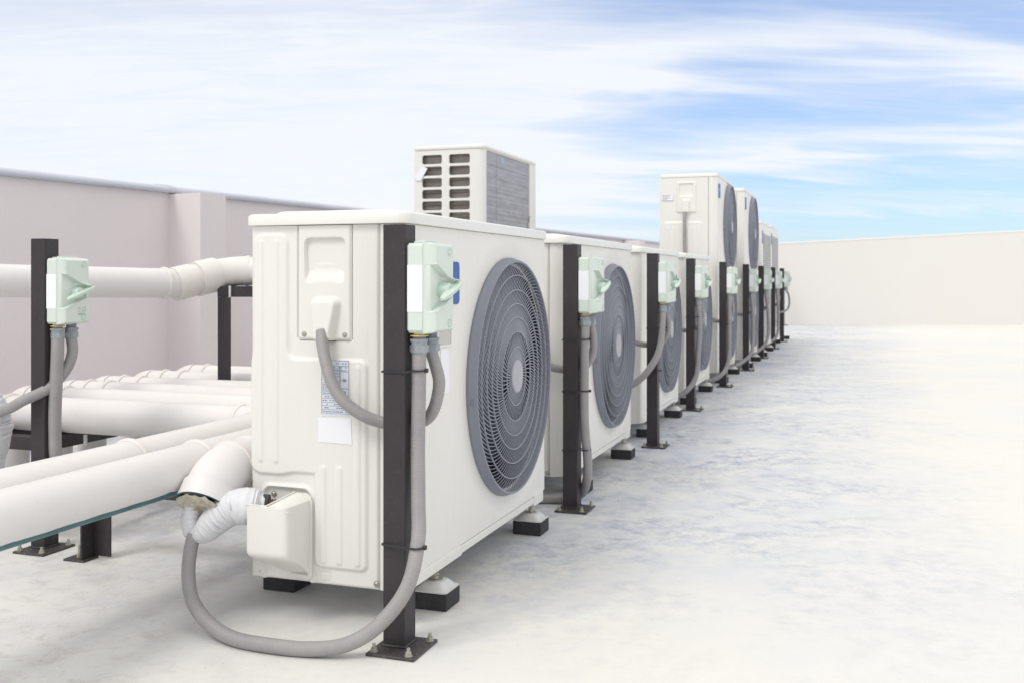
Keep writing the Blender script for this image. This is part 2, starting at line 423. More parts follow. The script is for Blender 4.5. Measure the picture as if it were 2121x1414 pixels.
def fan_front(parent, cy, cz, yl, yr, zl, zh, ry, rz, xoff=0.0):
    """front sheet with a round opening; annular stamp round it"""
    m = MB(UC); n = 96; rings = 10; vs = []
    for i in range(n):
        t = 2 * PI * (i + .5) / n; cy_, cz_ = math.cos(t), math.sin(t)
        a = 1e9
        if cy_ > 1e-6: a = min(a, (yr - cy) / cy_)
        if cy_ < -1e-6: a = min(a, (yl - cy) / cy_)
        if cz_ > 1e-6: a = min(a, (zh - cz) / cz_)
        if cz_ < -1e-6: a = min(a, (zl - cz) / cz_)
        y0_, z0_ = cy + cy_ * ry * .94, cz + cz_ * rz * .94; y1_, z1_ = cy + cy_ * a, cz + cz_ * a
        for k in range(rings + 1):
            f = (k / rings) ** 1.4
            y = y0_ + (y1_ - y0_) * f; z = z0_ + (z1_ - z0_) * f
            q = math.hypot((y - cy) / ry, (z - cz) / rz)
            vs.append((XF + xoff - .005 * (1 - sm(1.08, 1.15, q)), y, z))
    w = rings + 1
    fs = [(i * w + k, ((i + 1) % n) * w + k, ((i + 1) % n) * w + k + 1, i * w + k + 1) for i in range(n) for k in range(rings)]
    m.add(vs, fs)
    # corners of the rectangle missed between neighbouring rays
    for cyy, czz in ((yl, zl), (yl, zh), (yr, zl), (yr, zh)):
        t = math.atan2(czz - cz, cyy - cy) % (2 * PI)
        i = int((t / (2 * PI)) * n - .5) % n
        A = vs[i * w + rings]; B = vs[((i + 1) % n) * w + rings]
        m.add([A, (XF + xoff, cyy, czz), B], [(0, 1, 2)])
    return m

def guard(parent, cy, cz, ry, rz, coarse=False):
    """fan guard: bezel, swirl of slats, wire rings, hub, and the fan behind it. Parent-local."""
    x0 = XF - .004; x1 = XF + .023
    g = MB(UC); n = 96
    prof = [(1.0, x0), (1.0, x0 + .006), (.994, x0 + .008), (.981, x1 - .002), (.977, x1), (.962, x1), (.958, x1 - .003), (.958, x1 - .018), (.962, x0)]
    vs = [(x, cy + math.cos(2 * PI * i / n) * q * ry, cz + math.sin(2 * PI * i / n) * q * rz) for q, x in prof for i in range(n)]
    g.add(vs, [(j * n + i, j * n + (i + 1) % n, (j + 1) * n + (i + 1) % n, (j + 1) * n + i) for j in range(len(prof) - 1) for i in range(n)])
    g.box(x0 + .008, x1 - .005, cy - .99 * ry, cy - .972 * ry, cz - .045, cz - .030, .002)
    go = g.build('fan_guard', M['guard'], parent, sharp=40)
    R = .958
    s_ = MB(UC); ns = 13
    def sweep(q): return .80 * q * q
    cnt = 112 if not coarse else 72
    for i in range(cnt):
        q0 = .392 if i % 2 else .135
        al = 2 * PI * i / cnt; vs = []
        for k in range(ns):
            q = q0 * .999 + (1.0 - q0) * k / (ns - 1); t = al - sweep(q)
            rr = q * R
            ty = -math.sin(t); tz = math.cos(t)
            # slats leave the disc plane towards the rim side, so their faces show from the side
            w = .0010; dep = .0022
            for (dt, xx) in ((-w, x1 - .004), (w, x1 - .004), (w + .0005, x1 - .004 - dep), (-w + .0005, x1 - .004 - dep)):
                vs.append((xx, cy + (math.cos(t) * rr) * ry + ty * dt, cz + (math.sin(t) * rr) * rz + tz * dt))
        fs = [(k * 4 + j, k * 4 + (j + 1) % 4, k * 4 + 4 + (j + 1) % 4, k * 4 + 4 + j) for k in range(ns - 1) for j in range(4)]
        s_.add(vs, fs)
    s_.build('slats', M['slat'], go, sharp=30)
    w_ = MB(UC)
    for q in (.257, .392, .519, .638, .76, .89):
        vs = []; n2 = 72
        for i in range(n2):
            t = 2 * PI * i / n2
            for dr, xx in ((-.0010, x1 - .0022), (.0010, x1 - .0022), (.0010, x1 - .006), (-.0010, x1 - .006)):
                vs.append((xx, cy + math.cos(t) * (q * R * ry + dr), cz + math.sin(t) * (q * R * rz + dr)))
        w_.add(vs, [(i * 4 + j, ((i + 1) % n2) * 4 + j, ((i + 1) % n2) * 4 + (j + 1) % 4, i * 4 + (j + 1) % 4) for i in range(n2) for j in range(4)])
    w_.build('wire_rings', M['slat'], go, sharp=30)
    h = MB(UC); h.lathe([(.048, x1 - .012), (.048, x1 - .002), (.045, x1 + .001), (.0, x1 + .002)], (0, cy, cz), (1, 0, 0), 40)
    h.build('hub_cap', M['hub'], go)
    # fan and its duct
    d = MB(UC); nn = 64
    vs = [(x, cy + math.cos(2 * PI * i / nn) * q * ry, cz + math.sin(2 * PI * i / nn) * q * rz) for q, x in ((.93, x0), (.90, XF - .05), (.90, XF - .19), (0.0001, XF - .20)) for i in range(nn)]
    d.add(vs, [(j * nn + i, j * nn + (i + 1) % nn, (j + 1) * nn + (i + 1) % nn, (j + 1) * nn + i) for j in range(3) for i in range(nn)])
    d.build('fan_duct', M['dark'], parent, recalc=False)
    f = MB(UC); f.cyl((XF - .16, cy, cz), (XF - .035, cy, cz), .07, .062, 28)
    for b in range(3):
        vs = []; na, nr = 12, 8
        for i in range(na + 1):
            for j in range(nr + 1):
                r = .06 + (.285 - .06) * j / nr
                a = 2 * PI * b / 3 + (i / na) * (1.35 + .25 * j / nr) + .35 * (j / nr)
                vs.append((XF - .13 + .085 * (i / na) + .01 * math.sin(i / na * PI), cy + math.cos(a) * r, cz + math.sin(a) * r))
        f.add(vs, [(i * (nr + 1) + j, (i + 1) * (nr + 1) + j, (i + 1) * (nr + 1) + j + 1, i * (nr + 1) + j + 1) for i in range(na) for j in range(nr)])
    f.build('fan', M['blade'], parent)
    return go

def top_cover(parent, z=Z1, crown=True):
    m = MB(UC); o_ = .012 if crown else .003
    xa, xb, ya, yb = XB - o_, XF + o_ - .002, Y0 - o_, Y1 + o_ * .4
    def rr(ins, r, zz, n=6):
        pts = []
        for cx, cy, a0 in ((xb - ins - r, yb - ins - r, 0), (xa + ins + r, yb - ins - r, 90), (xa + ins + r, ya + ins + r, 180), (xb - ins - r, ya + ins + r, 270)):
            for k in range(n + 1):
                a = math.radians(a0 + 90 * k / n); pts.append((cx + r * math.cos(a), cy + r * math.sin(a), zz))
        return pts
    lay = [rr(.006, .02, z + .001), rr(0, .026, z + .002), rr(0, .026, z + .023), rr(.003, .024, z + .0265), rr(.007, .022, z + .028)]
    if crown: lay += [rr(.045, .02, z + .0285), rr(.055, .018, z + .036), rr(.062, .016, z + .037)]
    n = len(lay[0]); vs = [p for l in lay for p in l]
    fs = [(j * n + i, j * n + (i + 1) % n, (j + 1) * n + (i + 1) % n, (j + 1) * n + i) for j in range(len(lay) - 1) for i in range(n)]
    fs += [tuple(range(n))[::-1], tuple(range((len(lay) - 1) * n, len(lay) * n))]
    m.add(vs, fs)
    return m.build('top_cover', M['cover'], parent, sharp=50)

def corner_column(zb, zt):
    """front sheet wrapped round the near corner: seam, facet, front edge"""
    m = MB(UC)
    prof = [(-1.0215, Y0 + .010), (-1.0215, Y0 + .001), (-1.0195, Y0 - .001), (-1.000, Y0 - .001), (-.998, Y0 - .0006), (-.968, Y0 + .007), (-.962, Y0 + .012), (XF, Y0 + .020), (XF, Y0 + .04)]
    vs = []
    rows = [(zb + .002, 0), (zb + .006, 0), (zb + .02, 0), (zt, 0)]
    for z, _ in rows:
        for i, (x, y) in enumerate(prof):
            zz = z
            if z < zb + .01: zz = z + (0 if i < 4 else .004 * (i - 3) / 4)
            vs.append((x, y, zz))
    k = len(prof)
    m.add(vs, [(j * k + i, j * k + i + 1, (j + 1) * k + i + 1, (j + 1) * k + i) for j in range(len(rows) - 1) for i in range(k - 1)])
    return m

def body(parent, zt, zb=Z0):
    m = MB(UC)
    m.box(XB, XF - .21, Y0 + .012, Y1 - .004, zb + .004, zt, .008)                    # rear casing and coil side
    m.box(XF - .21, XF - .008, Y0 + .012, Y0 + .03, zb + .004, zt, .004)
    m.box(XF - .21, XF - .008, Y1 - .02, Y1 - .004, zb + .004, zt, .004)
    m.box(XF - .21, XF - .008, Y0 + .03, Y1 - .02, zb + .004, zb + .03, .002)
    m.box(XF - .21, XF - .008, Y0 + .03, Y1 - .02, zt - .03, zt, .002)
    o = m.build('casing', M['white'], parent)
    return o

def base_rail(parent):
    m = MB(UC)
    m.box(XF - .05, XF + .004, Y0 + .03, Y0 + .33, Z0 + .001, Z0 + .026, .002)
    m.box(XF - .05, XF + .002, Y0 + .332, Y1 - .12, Z0 + .004, Z0 + .024, .002)
    m.box(XF - .05, XF + .004, Y1 - .118, Y1 - .03, Z0 - .004, Z0 + .030, .002)
    return m.build('base_rail', M['cover'], parent)

def foot(parent, x, y):
    m = MB(UC)
    def sq(h, z, r=.012, n=4):
        pts = []
        for sx, sy, a0 in ((1, 1, 0), (-1, 1, 90), (-1, -1, 180), (1, -1, 270)):
            for k in range(n + 1):
                a = math.radians(a0 + 90 * k / n); pts.append((x + sx * (h - r) + r * math.cos(a), y + sy * (h - r) + r * math.sin(a), z))
        return pts
    lay = [sq(.045, .0415), sq(.0455, .0425), sq(.045, .045), sq(.038, .0465), sq(.034, .052), sq(.026, .0605), sq(.023, .0615)]
    n = len(lay[0]); vs = [p for l in lay for p in l]
    m.add(vs, [(j * n + i, j * n + (i + 1) % n, (j + 1) * n + (i + 1) % n, (j + 1) * n + i) for j in range(len(lay) - 1) for i in range(n)] + [tuple(range(n))[::-1], tuple(range((len(lay) - 1) * n, len(lay) * n))])
    o = m.build('mounting_foot', M['foot'], parent, sharp=50)
    b = MB(UC)
    b.cyl((x, y, .0615), (x, y, .0635), .017, n=24); b.cyl((x, y, .0635), (x, y, .092), .0045, n=12)
    b.cyl((x, y, .0645), (x, y, .071), .0085, n=6); b.cyl((x, y, .0725), (x, y, .0775), .0085, n=6, ph=.4)
    b.build('bolt', M['zinc'], o, sharp=30)
    return o

def badge(parent, y, z, w, hgt):
    m = MB(UC); pts = []
    for sy, sz, a0 in ((1, 1, 0), (-1, 1, 90), (-1, -1, 180), (1, -1, 270)):
        for k in range(5):
            a = math.radians(a0 + 22.5 * k); r = .012
            pts.append((y + sy * (w / 2 - r) + r * math.cos(a), z + sz * (hgt / 2 - r) + r * math.sin(a)))
    m.prism(pts, XF + .0005, XF + .003, 'x')
    o = m.build('badge', M['blue'], parent, sharp=50)
    k = MB(UC)
    for zz, ww in ((z + .004, .34), (z - .008, .22), (z + .014, .20)):
        k.box(XF + .0031, XF + .0038, y - w * .36, y - w * .36 + w * ww, zz - .002, zz + .002)
    k.build('badge_mark', M['paper'], o)
    return o

FCY, FCZ, FRY, FRZ = 2.762, .503, .334, .339
def low_unit(label, group):
    root = thing('air_conditioner', label, 'air conditioner', tuple(UC), group)
    body(root, Z1); build_end_panel(root); build_terminal_cover(root); top_cover(root)
    m = fan_front(root, FCY, FCZ, Y0 + .04, Y1 - .006, Z0 + .028, Z1, FRY, FRZ)
    c = corner_column(Z0, Z1); m.add(c.v, c.f)
    # return edge on the far side
    m.add([(XF, Y1 - .006, Z0 + .028), (XF - .004, Y1 - .003, Z0 + .028), (XF - .02, Y1 - .0005, Z0 + .028), (XF, Y1 - .006, Z1), (XF - .004, Y1 - .003, Z1), (XF - .02, Y1 - .0005, Z1)], [(0, 1, 4, 3), (1, 2, 5, 4)])
    # lower strip of the front sheet near the wrapped corner
    m.box(XF - .02, XF, Y0 + .0402, Y1 - .012, Z0 + .026, Z0 + .0279)
    m.build('front_panel', M['white'], root, sharp=40)
    base_rail(root)
    guard(root, FCY, FCZ, FRY, FRZ)
    hr = MB(UC)                                       # recessed hand grip on the front
    y0, y1, z0, z1 = 2.228, 2.318, .617, .694
    hr.box(XF, XF + .003, y0, y0 + .006, z0, z1, .001); hr.box(XF, XF + .003, y1 - .006, y1, z0, z1, .001)
    hr.box(XF, XF + .003, y0 + .006, y1 - .006, z0, z0 + .006, .001); hr.box(XF, XF + .003, y0 + .006, y1 - .006, z1 - .006, z1, .001)
    g = hr.build('hand_grip', M['cover'], root)
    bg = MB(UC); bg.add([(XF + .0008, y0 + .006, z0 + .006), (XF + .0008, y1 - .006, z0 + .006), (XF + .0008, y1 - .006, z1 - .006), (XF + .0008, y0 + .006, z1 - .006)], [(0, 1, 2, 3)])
    bg.build('grip_shade', mat('shaded_ivory', (.55, .54, .51), .5), g)  # flat sheet; the hollow's shade is put into its darker ivory
    for x, y in ((-.970, 2.245), (-.970, 2.985), (-1.385, 2.255), (-1.385, 2.985)): foot(root, x, y)
    badge(root, 2.325, .772, .080, .105)
    # corner fixings of the end panel
    for p in ((-1.3300, Y0 + .003, .1005), (-1.297, Y0 + .003, .283), (-1.030, Y0 - .001, .1)):
        s2 = MB(UC); screw(s2, p, (0, -1, 0), .0048); s2.build('screw', M['zinc'], root)
    return root

ordinal = ['nearest', 'second', 'third', 'fourth', 'fifth', 'sixth', 'seventh', 'eighth', 'ninth']
GU = 'air conditioning outdoor units in the row'
u1 = low_unit('nearest white outdoor unit, single fan, ribbed end panel facing us', GU)
base_children = list(u1.children)

# parts seen on the nearest unit only are built after the copies are taken
u2 = dup(u1, tuple(UC + Vector((UDX[1], PITCH, 0))), 'second low white unit in the row, single fan, directly behind the nearest one', GU, skip=('badge',))
u3 = dup(u1, tuple(UC + Vector((UDX[2], 2 * PITCH, 0))), 'third low white unit, single fan, blue badge beside its black post', GU)
u4 = dup(u1, tuple(UC + Vector((UDX[3], 3 * PITCH, 0))), 'fourth low white unit, just in front of the first tall two-fan unit', GU, skip=('badge',))

# stickers on the nearest unit's end
def sheet(m, pts, y, th=.0006):
    m.prism(pts, y - th, y, 'y')
m = MB(UC); yy = Y0 - .0068
sheet(m, [(-1.1662, .4705), (-1.0935, .4740), (-1.0950, .5995), (-1.1675, .5995)], yy)
rp = m.build('rating_plate', M['label'], u1)
m = MB(UC)
def bar(x0, x1, z0, z1): m.box(x0, x1, yy - .0011, yy - .0007, z0, z1)
L_, R_ = -1.1655, -1.0965
zs = [.5975, .586, .580, .5735, .567, .5605, .554, .5475, .541, .535, .528, .520, .512, .503, .495, .487, .478]
for z in zs: bar(L_, R_ if z > .58 or z < .515 else (-1.118 if z not in (.554, .535, .5735) else R_), z, z + .0006)
for z in (.5735, .535, .520): bar(-1.118, R_, z, z + .0007)
bar(L_, L_ + .0006, .478, .598); bar(R_ - .0006, R_, .478, .598); bar(-1.118, -1.1174, .512, .586); bar(-1.140, -1.1394, .512, .580)
random.seed(3)
for i, z in enumerate(zs[:-1]):
    zc = (z + zs[i + 1]) / 2
    x = L_ + .003
    while x < R_ - .004:
        w = random.uniform(.001, .005)
        if random.random() < .72 and not (x > -1.119 and .52 < zc < .575): bar(x, min(x + w, R_ - .003), zc - .0009, zc + .0009)
        x += w + random.uniform(.0008, .003)
for zc in (.556, .552, .5285, .5255): bar(-1.111, -1.103, zc - .0007, zc + .0007)
m.build('printed_table', M['ink'], rp)
m = MB(UC); sheet(m, [(-1.1735, .412), (-1.0880, .410), (-1.0905, .4690), (-1.1745, .4685)], yy - .0003)
m.build('blank_label', M['paper'], u1)
m = MB(UC); m.prism([(2.250, .6145), (2.292, .612), (2.300, .600), (2.305, .507), (2.245, .503)], XF + .0004, XF + .0011, 'x')
m.build('blank_label', M['paper'], u1)

# service valve cover of the nearest unit
def valve_cover(parent):
    m = MB(UC)
    rows = []
    def row(zf, zs_, inset=0.0, yb=0.0):
        # plan profile from the front's free edge round to the flange
        return [(-1.3035 + inset * .6, 1.950 + yb, zf), (-1.270, 1.949 + yb, zf), (-1.235, 1.949 + yb, zf), (-1.213, 1.950 + yb, zf), (-1.204 - inset * .1, 1.954 + yb, zf + (zs_ - zf) * .05), (-1.1985, 1.964 + yb, zf + (zs_ - zf) * .15),
                (-1.1965, 1.995 + yb * .5, zf + (zs_ - zf) * .5), (-1.195, 2.030 + yb * .1, zf + (zs_ - zf) * .85), (-1.1945, 2.0405, zs_)]
    rows.append(row(.2785, .280)); rows.append(row(.2745, .276))
    for z in (.262, .235, .205, .18): rows.append(row(z, z + (.0 if z < .25 else .002) - (.0)))
    rows.append(row(.170, .158)); rows.append(row(.1605, .143, .008, .006)); rows.append(row(.148, .128, .03, .028)); rows.append(row(.130, .112, .055, .060)); rows.append(row(.112, .1015, .085, .088))
    k = len(rows[0]); vs = [p for r in rows for p in r]
    m.add(vs, [(j * k + i, (j + 1) * k + i, (j + 1) * k + i + 1, j * k + i + 1) for j in range(len(rows) - 1) for i in range(k - 1)])
    o = m.build('valve_cover', M['cover'], parent, sharp=70, recalc=False)
    s = o.modifiers.new('thick', 'SOLIDIFY'); s.thickness = .003; s.offset = 0
    b = o.modifiers.new('sub', 'SUBSURF'); b.levels = 2; b.render_levels = 2
    f = MB(UC)
    f.prism([(-1.2345, .279), (-1.2300, .2935), (-1.2030, .2935), (-1.1935, .287), (-1.1885, .275), (-1.1885, .107), (-1.1920, .0995), (-1.2000, .097), (-1.245, .100), (-1.245, .108), (-1.2, .106), (-1.199, .15), (-1.199, .279)], 2.0385, 2.0415, 'y')
    f.build('flange', M['cover'], o)
    f = MB(UC); vs = []; A_, B_, C_, D_ = Vector((-1.250, 1.9485, .2775)), Vector((-1.200, 1.952, .266)), Vector((-1.1955, 2.0385, .278)), Vector((-1.2330, 2.0385, .2925))
    for i in range(9):
        for j in range(9):
            u, v_ = i / 8, j / 8
            p = A_.lerp(B_, u).lerp(D_.lerp(C_, u), v_); p.z += .006 * math.sin(u * PI) - .0
            vs.append(p)
    f.add(vs, [(i * 9 + j, (i + 1) * 9 + j, (i + 1) * 9 + j + 1, i * 9 + j + 1) for i in range(8) for j in range(8)])
    f.build('shoulder', M['cover'], o, sharp=60)
    f = MB(UC); f.tube([(-1.3035, 1.950, .2795), (-1.27, 1.949, .2795), (-1.252, 1.9495, .2795), (-1.233, 2.0385, .2950)], .0018, 8, smooth=False)
    f.build('lip', M['cover'], o)
    s3 = MB(UC); screw(s3, (-1.2155, 2.0385, .2845), (0, -1, 0), .0048); s3.build('screw', M['zinc'], o)
    return o
valve_cover(u1)
# brass valve stub in the opening
m = MB(UC); m.cyl((-1.300, 1.992, .272), (-1.262, 2.03, .262), .011, n=12); m.cyl((-1.285, 2.005, .267), (-1.272, 2.018, .264), .016, n=6)
m.build('service_valve', M['copper'], u1)

# tall two-fan units
def tall_unit(label, ztop, kind, loc, group=GU, xf_extra=0.0):
    root = thing('air_conditioner', label, 'air conditioner', loc, group)
    body(root, ztop)
    def h(x, z):
        v = .006 * emb(sdr(x, z, -1.34, -1.05, .12, .604 if kind == 'fans' else .5, .025), .01)
        if kind == 'fans':
            v += .006 * emb(sdr(x, z, -1.33, -1.06, .70, 1.20, .025), .01)
        for a in (-1.31, -1.27, -1.17, -1.13, -1.09):
            v += .003 * emb(sdr(x, z, a, a + .018, .16, .56, .008), .005)
            if kind == 'fans': v += .003 * emb(sdr(x, z, a, a + .018, .74, 1.16, .008), .005)
        return v
    m = MB(UC); m.field(-1.357, -1.0245, .0855, ztop, .005, lambda x, z: Vector((x, Y0 - h(x, z), z)), skirt=(0, .02, 0))
    m.build('end_panel', M['white'], root, sharp=60)
    tc = MB(UC); zc = ztop - .26
    def ht(x, z):
        v = .006 * emb(sdr(x, z, -1.240, -1.105, zc, ztop - .03, .01), .005)
        t = (z - zc - .12) / .1
        v -= emb(sdr(x, z, -1.222, -1.125, zc + .12, ztop - .045, .014), .006) * (.006 + .018 * sm(.1, .9, t))
        v += emb(sdr(x, z, -1.205, -1.145, zc - .1, zc + .10, .02), .012) * .02
        return v
    tc.field(-1.240, -1.105, zc, ztop - .03, .0035, lambda x, z: Vector((x, Y0 - .002 - ht(x, z), z)), skirt=(0, .02, 0))
    tc.build('terminal_cover', M['cover'], root, sharp=60)
    t = top_cover(root, ztop, False); base_rail(root)
    c = corner_column(Z0, ztop)
    if kind == 'fans':
        for i, cz in enumerate((.480, 1.185)):
            mid = .832
            f = fan_front(root, FCY - .03, cz, Y0 + .04, Y1 - .008, Z0 + .028 if i == 0 else mid, mid if i == 0 else ztop, .33, .335)
            c.add(f.v, f.f)
        c.build('front_panel', M['white'], root, sharp=40)
        for cz in (.480, 1.185):
            guard(root, FCY - .03, cz, .33, .335, True)
        badge(root, 2.125, 1.425, .10, .105)
    else:
        c.box(XF - .01, XF, Y0 + .0402, Y1 - .012, ztop - .09, ztop); c.box(XF - .01, XF, Y0 + .0402, Y1 - .012, Z0 + .026, Z0 + .08)
        c.box(XF - .01, XF, Y0 + .0402, Y0 + .14, Z0 + .08, ztop - .09); c.box(XF - .01, XF, Y1 - .06, Y1 - .012, Z0 + .08, ztop - .09)
        c.build('front_panel', M['white'], root, sharp=40)
        g = MB(UC)
        z = Z0 + .085
        while z < ztop - .095:
            g.box(XF - .012, XF + .006, Y0 + .141, Y1 - .061, z, z + .009, .001); z += .022
        y = Y0 + .15
        while y < Y1 - .07:
            g.box(XF - .010, XF + .004, y, y + .006, Z0 + .0805, ztop - .0905); y += .045
        g.build('outlet_grille', M['guard'] if kind == 'x' else mat('pale_grille', (.62, .62, .62), .5), root)
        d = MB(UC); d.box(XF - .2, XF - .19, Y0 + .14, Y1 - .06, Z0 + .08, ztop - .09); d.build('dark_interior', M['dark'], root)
        badge(root, 2.12, ztop - .13, .09, .13)
    for x, y in ((-.970, 2.245), (-.970, 2.985), (-1.385, 2.255), (-1.385, 2.985)): foot(root, x, y)
    return root

def ubase(k): return tuple(UC + Vector((UDX[k], k * PITCH, 0)))
u5 = tall_unit('first tall two-fan white unit, its terminal cover and papers in full view', 1.525, 'fans', (-1.189 + UDX[4], UC.y + 4 * PITCH, 0)); u5.scale = (1.08, 1, 1)
u6 = dup(u5, (-1.189 + UDX[5], UC.y + 5 * PITCH, 0), 'second tall two-fan white unit, directly behind the first tall one', GU)
u7 = tall_unit('tall white unit with a pale slotted grille, behind both two-fan units', 1.315, 'grille', ubase(6))
u8 = dup(u7, tuple(UC + Vector((UDX[7], 7 * PITCH + .02, .03))), 'farthest tall white unit with slotted grille, last of the row', GU)
m = MB(UC); m.prism([(-1.345, 1.36), (-1.265, 1.358), (-1.265, 1.405), (-1.345, 1.408)], Y0 - .0072, Y0 - .0066, 'y')
pp = m.build('paper_label', M['paper'], u5)
m = MB(UC)
for z, w in ((1.394, .06), (1.384, .045), (1.374, .055), (1.366, .035)): m.box(-1.337, -1.337 + w, Y0 - .0077, Y0 - .0073, z, z + .003)
m.build('printed_lines', M['ink'], pp)

# ------------------------------------------------------------------ rubber pads
GP = 'black rubber pads under the units'
def pad(x, y, label, kx=.045, ky=.043):
    m = MB((x, y, 0)); m.box(x - kx, x + kx, y - ky, y + ky, 0.0005, .041, .002)
    o = m.build('rubber_pad', M['rubber']); o.location = (x, y, 0)
    return tag(o, label, 'pad', GP)
names = ['nearest', 'second', 'third', 'fourth', 'first tall', 'second tall', 'seventh', 'last']
P0 = pad(-.970, 2.245, 'black rubber pad under the front near foot of the nearest unit')
for k in range(8):
    dy = k * PITCH + (.02 if k == 7 else 0)
    for x, y, w in ((-.970, 2.245, 'front near foot'), (-.970, 2.985, 'front far foot'), (-1.385, 2.255, 'rear near foot'), (-1.385, 2.985, 'rear far foot')):
        if k == 0 and w == 'front near foot': continue
        if w == 'rear far foot' and k > 0: continue
        o = P0.copy(); COL.objects.link(o); o.location = (x + UDX[k], y + dy, 0)
        nm = names[k] + ' unit' + (' of the row' if k else '')
        o['label'] = 'black rubber pad under the %s of the %s' % (w, nm)
o = P0.copy(); COL.objects.link(o); o.location = (-.93, 13.42, 0); o['label'] = 'lone black rubber pad past the last post, no unit on it'

# ------------------------------------------------------------------ steel posts
GS = 'black steel posts along the row'
def steel_post(loc, label, ties=(.587, .221), group=GS, w=.05, d=.055):
    root = thing('steel_post', label, 'post', loc, group)
    m = MB(); h = .898
    t = .0045
    # square tube, open at the top
    for a in ((-w / 2, w / 2, -d / 2, -d / 2 + t), (-w / 2, w / 2, d / 2 - t, d / 2), (-w / 2, -w / 2 + t, -d / 2 + t, d / 2 - t), (w / 2 - t, w / 2, -d / 2 + t, d / 2 - t)):
        m.box(a[0], a[1], a[2], a[3], .0062, h, .0008)
    m.box(-w / 2 + t, w / 2 - t, -d / 2 + t, d / 2 - t, h - .004, h - .002)
    m.build('square_tube', M['post'], root)
    px = .015
    m = MB(); m.box(px - .055, px + .055, -.080, .045, .0003, .0062, .001); m.build('base_plate', M['plate'], root)
    # weld bead
    m = MB(); m.box(-w / 2 - .004, w / 2 + .004, -d / 2 - .004, d / 2 + .004, .0062, .010, .003); m.build('weld_bead', M['plate'], root)
    for x, y in ((px - .042, -.066), (px + .037, -.066), (px - .042, .033), (px + .043, .030)):
        b = MB(); z = .0064
        b.cyl((x, y, z), (x, y, z + .0016), .0088, n=18); b.cyl((x, y, z + .0016), (x, y, z + .0085), .0066, n=6); b.cyl((x, y, z + .0085), (x, y, z + .0165), .0038, n=10)
        b.build('anchor_bolt', M['bolt'], root, sharp=30)
    for z, xo in ties:
        tm = MB(); x0, y0, y1 = -w / 2 - .0015, -d / 2 - .0015, d / 2 + .0015
        ccx, ccy, cr0 = xo if isinstance(xo, tuple) else (w / 2 + xo - .0165, .001, .0168)
        def ring(zz, g=0.0):
            pts = [(x0 - g, y1 + g, zz), (x0 - g, y0 - g, zz)]
            if ccy - cr0 > y0: pts.append((w / 2, y0 - g, zz))
            for k in range(12):
                a = math.radians(-112 + 200 * k / 11); pts.append((ccx + (cr0 + g) * math.cos(a), ccy + (cr0 + g) * math.sin(a), zz + .002))
            if ccy + cr0 < y1: pts.append((w / 2 + .001, y1 + g, zz))
            return pts
        A = ring(z - .0022); B = ring(z + .0022); C = ring(z + .0022, .0014); D = ring(z - .0022, .0014); n = len(A)
        tm.add(A + B + C + D, [f for i in range(n) for j in range(4) for f in [(j * n + i, j * n + (i + 1) % n, ((j + 1) % 4) * n + (i + 1) % n, ((j + 1) % 4) * n + i)]])
        tm.box(ccx + cr0 - .002, ccx + cr0 + .005, ccy - .004, ccy + .004, z - .002, z + .007, .001)
        tm.build('cable_tie', M['tie'], root)
    return root
PX, PY = -.937, 1.9725
posts = []
plab = ['nearest black steel post, in front of the nearest unit', 'second black steel post, with three cable ties', 'third black steel post, conduit bending off it to the left', 'fourth black steel post, in front of the fourth unit',
        'fifth black steel post, at the first tall unit', 'sixth black steel post, at the second tall unit', 'seventh black steel post, before the grille units', 'eighth black steel post, at the last grille unit', 'last black post of the row, past the last unit']
tiesets = [((.587, .036), (.221, (.056, -.0325, .0168))), ((.575, .036), (.40, .036), (.20, .036)), ((.55, .036), (.35, .010)), ((.55, .036),), ((.45, .03), (.2, .03)), ((.55, .03),), (), ((.3, .03),), ()]
for k in range(9):
    posts.append(steel_post((PX + PDX[k], PY + k * PITCH + (-.04 if k == 8 else 0), 0), plab[k], tiesets[k]))
p0 = steel_post((-2.252, 2.3475, 0), 'black steel post standing among the pipes by the parapet', (), None)
pg = steel_post((-1.235, 18.0 - .75, 0), 'distant grey steel post standing just before the far parapet', (), None)
for c in pg.children:
    if c.name.startswith('square_tube'):
        c.data = c.data.copy(); c.data.materials[0] = mat('grey_green_steel', (.26, .28, .29), .5)

